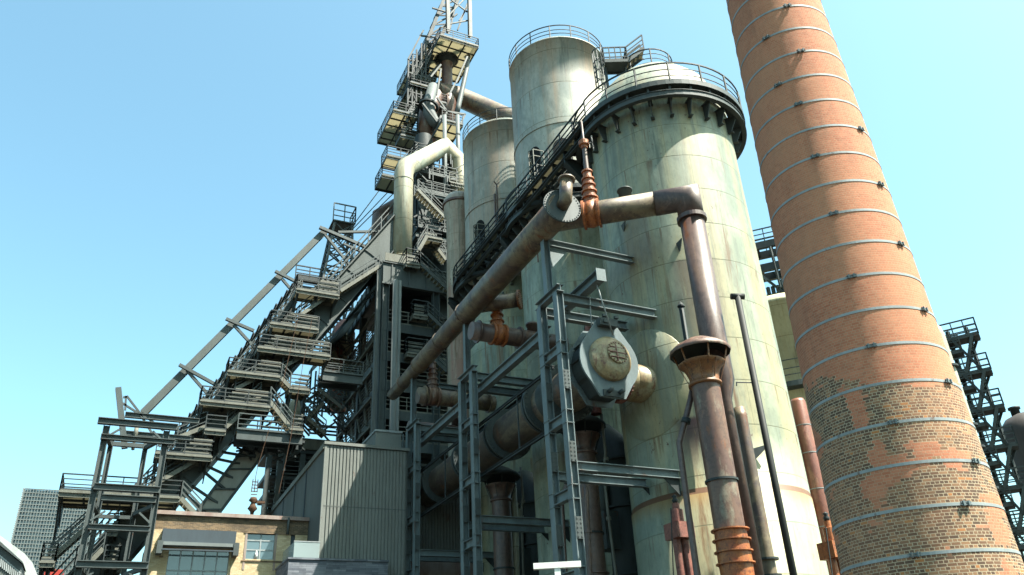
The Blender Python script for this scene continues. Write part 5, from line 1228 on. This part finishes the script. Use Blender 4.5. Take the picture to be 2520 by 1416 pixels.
# ------------------------------------------------------------------ right-hand background
def polar(az_, D): a = math.radians(az_); return D*sin(a), D*cos(a)
x, y = polar(46.6, 58); bs = (x, y); z = 1.7+.45*56
t = thing('hot_blast_stove', 'yellowish stove with railed gallery in the gap between domed stove and brick chimney', 'blast stove', (x, y, 0), 'hot blast stoves')
build('shell', MB().lathe([(3.7,0),(3.7,z-.2),(3.8,z-.2),(3.8,z),(3.4,z+.5),(0,z+1.2)], (x,y,0), n=64), YELLOW, t)
zd = 1.7+.345*54.3
m = MB().ring((x,y,0), 3.72, 4.6, zd-.35, zd, 64); build('gallery_deck', m, STEEL, t)
m = MB(); pts = ring_path(bs, 4.55, 0, 2*PI, zd, 60)
for j, (p, q) in enumerate(zip(pts, pts[1:])):
    p, q = V(p), V(q)
    for k in (1.0,.6,.3): m.bar(p+V((0,0,1.5*k)), q+V((0,0,1.5*k)), .05)
    if j % 4 == 0: m.bar(p, p+V((0,0,1.5)), .06)
build('railing', m, STEEL, t)
m = MB(); m.lathe([(3.72,zd-8),(4.0,zd-8),(4.0,zd-7.4),(3.72,zd-7.4)], (x,y,0), n=64, smooth=False); build('shell_band', m, YELLOW, t)
t = thing('pipe_gallery', 'distant dark pipe gallery with railings behind the domed stove and chimney', 'walkway', (*polar(47, 56), 30))
m = MB(); e = V((cos(math.radians(47)),-sin(math.radians(47)),0)); o = V((*polar(46, 56), 0)); dn = V((sin(math.radians(46)),cos(math.radians(46)),0))
z1 = 1.7+.545*56; z2 = 1.7+.475*56
m.box(0,0,0,0,0,0); m = MB()
for z, hh in ((z1,.5),(z1-1.9,.6)):
    for k in (0, 1.6): m.bar(o-e*2+dn*k+V((0,0,z)), o+e*5+dn*k+V((0,0,z)), .3, hh)
    for k in range(8): m.bar(o-e*2+e*k+V((0,0,z)), o-e*2+e*k+dn*1.6+V((0,0,z)), .2)
m.bar(o-e*2+dn*1.6+V((0,0,z1-4)), o+e*5+V((0,0,z1-4)), .4)
build('girder', m, DARK, t)
for k in (-1.6, 1.5, 4.6):
    for dd in (0, 1.6): q = o+e*k+dn*dd; build('support_leg', MB().bar(q+V((0,0,z1-.3)), (q.x,q.y,0), .3), DARK, t)
m = MB(); m.rail([o-e*2+V((0,0,z1+.25)), o+e*5+V((0,0,z1+.25))], 1.2, .9, .035); m.rail([o-e*2+dn*1.6+V((0,0,z1+.25)), o+e*5+dn*1.6+V((0,0,z1+.25))], 1.2, .9, .035); build('railing', m, STEEL, t)
m = MB()
for a, b_ in (((-.5,z1-2),(1.8,z1-5.2)),((1.8,z1-2.0),(.3,z1-5)),((.2,z1-3),(2.4,z1-6)),((.9,z1-.3),(1.0,z1-3.8)),((1.1,z1-3.5),(.2,z1-5))): m.bar(o+e*a[0]-dn*.1+V((0,0,a[1])), o+e*b_[0]-dn*.1+V((0,0,b_[1])), .16)
build('brace', m, STEEL, t)
m = MB()
for k in range(7): m.bar(o+e*(.1+k*.34)+V((0,0,z2-1.3)), o+e*(.1+k*.34)+V((0,0,z2+.4)), .2)
m.bar(o-e*1+V((0,0,z2-1.5)), o+e*5+V((0,0,z2-1.5)), .35, .7); m.bar(o-e*1+V((0,0,z2-.3)), o+e*5+V((0,0,z2-.3)), .2); m.bar(o-e*1+dn*1.4+V((0,0,z2-2.1)), o+e*5+dn*1.4+V((0,0,z2-2.1)), .35, .6)
build('pipe_rack', m, DARK, t)
# stair tower right of the chimney
t = thing('stair_tower', 'distant zigzag steel stair tower with railed landings behind the brick chimney', 'stair tower', (*polar(57.7, 56), 0))
TD = 56.0; o = V((*polar(56.3, TD), 0)); e = V((cos(math.radians(57.3)),-sin(math.radians(57.3)),0)); dn = V((sin(math.radians(57.3)),cos(math.radians(57.3)),0))
zs = [1.7+tt*TD for tt in (.362,.318,.275,.232,.188,.145,.10,.055)]
m4 = MB()
for i, z in enumerate(zs):
    m1, m2, m3 = MB(), MB(), MB()
    for a, b_, w0 in ((.0, 2.1, 0), (-1.6, .9, .6)):
        p = o+e*a+V((0,0,z-(0 if w0 == 0 else .9))); q = o+e*b_+V((0,0,z-(0 if w0 == 0 else .9)))
        m1.bar(p+dn*.6, q+dn*.6, 1.2, .22); m2.rail([p, q], 1.1, .8, .035); m2.rail([p+dn*1.2, q+dn*1.2], 1.1, .8, .035); 
        if w0 == 0: m2.rail([q, q+dn*1.2], 1.1, .8, .035)
    for s in (0,.7): m3.bar(o+e*.7+dn*(s+.2)+V((0,0,z-2.4)), o-e*.5+dn*(s+.2)+V((0,0,z-.9)), .08, .18)
    for s in (0,.7): m3.bar(o+e*1.7+dn*s+V((0,0,z)), o+e*.7+dn*s+V((0,0,z-2.4)), .08, .18)
    for k in range(9): p = (o+e*1.7+V((0,0,z))).lerp(o+e*.7+V((0,0,z-2.4)), (k+.5)/9); m3.bar(p, p+dn*.7, .24, .04)
    build('landing', m1, STEEL, t); build('railing', m2, STEEL, t); build('flight', m3, STEEL, t)
    m4.bar(o+e*.5+V((0,0,z)), o+e*1.6+V((0,0,z-2.4)), .14); m4.bar(o+e*1.9+dn*1.2+V((0,0,z)), o+e*.5+dn*1.2+V((0,0,z-2.4)), .16)
for k in (.4, 1.5): m4.bar(o+e*k+dn*1.2+V((0,0,0)), o+e*k+dn*1.2+V((0,0,zs[0]+1)), .2)
build('frame', m4, DARK, t)
x, y = polar(56.15, 50); t = thing('standing_pipe', 'streaked grey green pipe running up close behind the edge of the brick chimney', 'pipe', (x, y, 0))
build('pipe', MB().lathe([(.42,0),(.42,8.5),(.34,9.2),(.34,1.7+.37*50),(.25,1.7+.38*50),(0,1.7+.385*50)], (x,y,0), n=24), CREAM, t)
for tt in (.33,.26,.235,.19): build('flange', MB().lathe([(.33,-.06),(.5,-.06),(.5,.06),(.33,.06)], (x,y,1.7+tt*50), n=24, smooth=False), DARK, t)
x, y = polar(59.3, 66); t = thing('dark_vessel', 'dark domed vessel behind the stair tower', 'vessel', (x, y, 0)); z = 1.7+.262*66
build('shell', MB().lathe([(1.9,0),(1.9,z-1.6),(1.75,z-.9),(1.3,z-.35),(.6,z-.05),(0,z)], (x,y,0), n=40), mat_paint('dark_vessel_paint', (.085,.075,.072), .5, .3), t)
m = MB().lathe([(0,0),(.3,0),(.3,.5),(.4,.5),(.4,.65),(0,.65)], (x-.4,y+.3,z-.15), n=16); build('nozzle', m, DARK, t)
# ------------------------------------------------------------------ left-hand background
Y = 420.0; a, b_ = aY(62,1203,Y), aY(250,1206,Y)
t = thing('office_tower', 'distant office tower with a dense pale window grid behind the gantry', 'building', (a.x, Y, 0))
W = b_.x-a.x; zt2 = a.z
build('glass_wall', MB().box(a.x+.3, b_.x, Y+.5, Y+22, 0, zt2-.3), mat_glass('dark_office_glass', (.06,.09,.10), .12), t)
nc, nr = 27, 60; OFF = mat_paint('office_frame', (.14,.165,.165), .5, .15); m = MB()
for i in range(nc+1): xx = a.x+W*i/nc; m.box(xx-.15, xx+.15, Y-.35, Y+.48, 0, zt2)
build('mullion', m, OFF, t); m = MB()
for k in range(nr+1): zz_ = zt2-k*zt2/nr; m.box(a.x, b_.x, Y-.3, Y+.49, zz_-.19, zz_+.19)
build('floor_band', m, OFF, t); m = MB()
rr = random.Random(5)
for i in range(nc):
    for k in range(nr):
        if rr.random() < .3: xx = a.x+W*(i+.5)/nc; zz_ = zt2-(k+.5)*zt2/nr; m.box(xx-W/nc*.3, xx+W/nc*.3, Y+.4, Y+.49, zz_-.6, zz_+.6)
build('window_blind', m, mat_paint('blue_grey_blind', (.22,.32,.38), .4, .1), t)['kind'] = 'stuff'; m = MB()
for k in range(nr*2): zz_ = zt2-k*zt2/nr/2; m.box(a.x-.9, a.x-.02, Y-.2, Y+22, zz_-.16, zz_+.16)
for j in range(18): m.box(a.x-.7, a.x-.05, Y+j*1.25-.12, Y+j*1.25+.12, 0, zt2)
build('side_fin', m, GALV, t)
Y = 95.0
t = thing('white_hall', 'white curved roof hall with a dark glazed side before the office tower', 'building', tuple(aY(40,1380,Y)))
P = lambda x, y, Y=Y: aY(x, y, Y)
build('curved_end', MB().prism([P(-30,1290), P(0,1318), P(30,1340), P(60,1362), P(80,1385), P(90,1410), P(92,1440), P(-30,1440)], (0,25,0)), mat_paint('white_hall_panel', (.42,.46,.45), .5, .15), t)
q = [aY(-40,1296,90), aY(55,1382,90), aY(58,1388,90), aY(-40,1310,90)]; build('roof_edge', MB().prism(q, (0,4.9,0)), STEEL, t)
q = [aY(-40,1312,90.5), aY(55,1389,90.5), aY(40,1440,90.5), aY(-40,1440,90.5)]; build('side_wall', MB().prism(q, (0,4.4,0)), FLATC, t)
m = MB()
for i in range(14): a, b_ = aY(-10+i*4.5,1362+i*3.6,90.4), aY(-12+i*4.5,1385+i*3.6,90.4); m.bar(a, b_, .1)
m.bar(aY(-10,1360,90.4), aY(52,1412,90.4), .12); build('glazing', m, GALV, t)
p = aY(108,1401,92); q = aY(156,1409,92); t = thing('red_canopy', 'red canopy edge just visible beside the white hall', 'canopy', tuple(p)); build('fascia', MB().box(p.x, q.x, 92, 94, q.z-.5, p.z), mat_paint('red_fascia', (.35,.04,.03), .5, .1), t); build('post', MB().box(p.x+.5, p.x+.7, 93, 93.2, 0, q.z-.5).box(q.x-.7, q.x-.5, 93, 93.2, 0, q.z-.5), STEEL, t)
# stair cage between the domed stove and its taller neighbour
t = thing('roof_stair', 'little caged steel stair between the domed stove roof and the taller stove behind', 'stairs', tuple(aD(1515,170,38)))
c = aD(1522, 165, 37.5); e = RT.copy(); e.z = 0; e.normalize(); dn = V((-e.y, e.x, 0))
m = MB(); m.bar(c-e*.9-dn*.5, c+e*.5-dn*.5, .1, .2); m.bar(c-e*.9+dn*.5, c+e*.5+dn*.5, .1, .2); m.bar(c-e*.2-dn*.45, c-e*.2+dn*.45, 1.3, .04); build('landing', m, STEEL, t)
m = MB(); m.rail([c-e*.9-dn*.5, c+e*.5-dn*.5, c+e*.5+dn*.5, c-e*.9+dn*.5, c-e*.9-dn*.5], 1.1, .35, .03); build('railing', m, STEEL, t)
m = MB(); u = V((0,0,1)); s0 = c-e*1.05
for k in range(7): a = PI*k/6; p = s0+e*(-.45*sin(a))+dn*(.45*cos(a)); m.bar(p-u*1.4, p+u*1.2, .04)
for z in (-1.3,-.5,.3,1.2):
    pts = [s0+e*(-.45*sin(PI*k/8))+dn*(.45*cos(PI*k/8))+u*z for k in range(9)]
    for p, q in zip(pts, pts[1:]): m.bar(p, q, .045)
for k in range(9): m.bar(s0-dn*.25+u*(-1.4+.3*k), s0+dn*.25+u*(-1.4+.3*k), .035)
build('ladder_cage', m, STEEL, t)
stair(t, c+e*.45-dn*.45+u*.0, c+e*1.6-dn*.45+u*1.0, tuple(dn*.8), STEEL)
m = MB(); 
for s in (-.8,.4): m.bar(c+e*s, c+e*s-u*4.2, .12)
build('leg', m, STEEL, t)
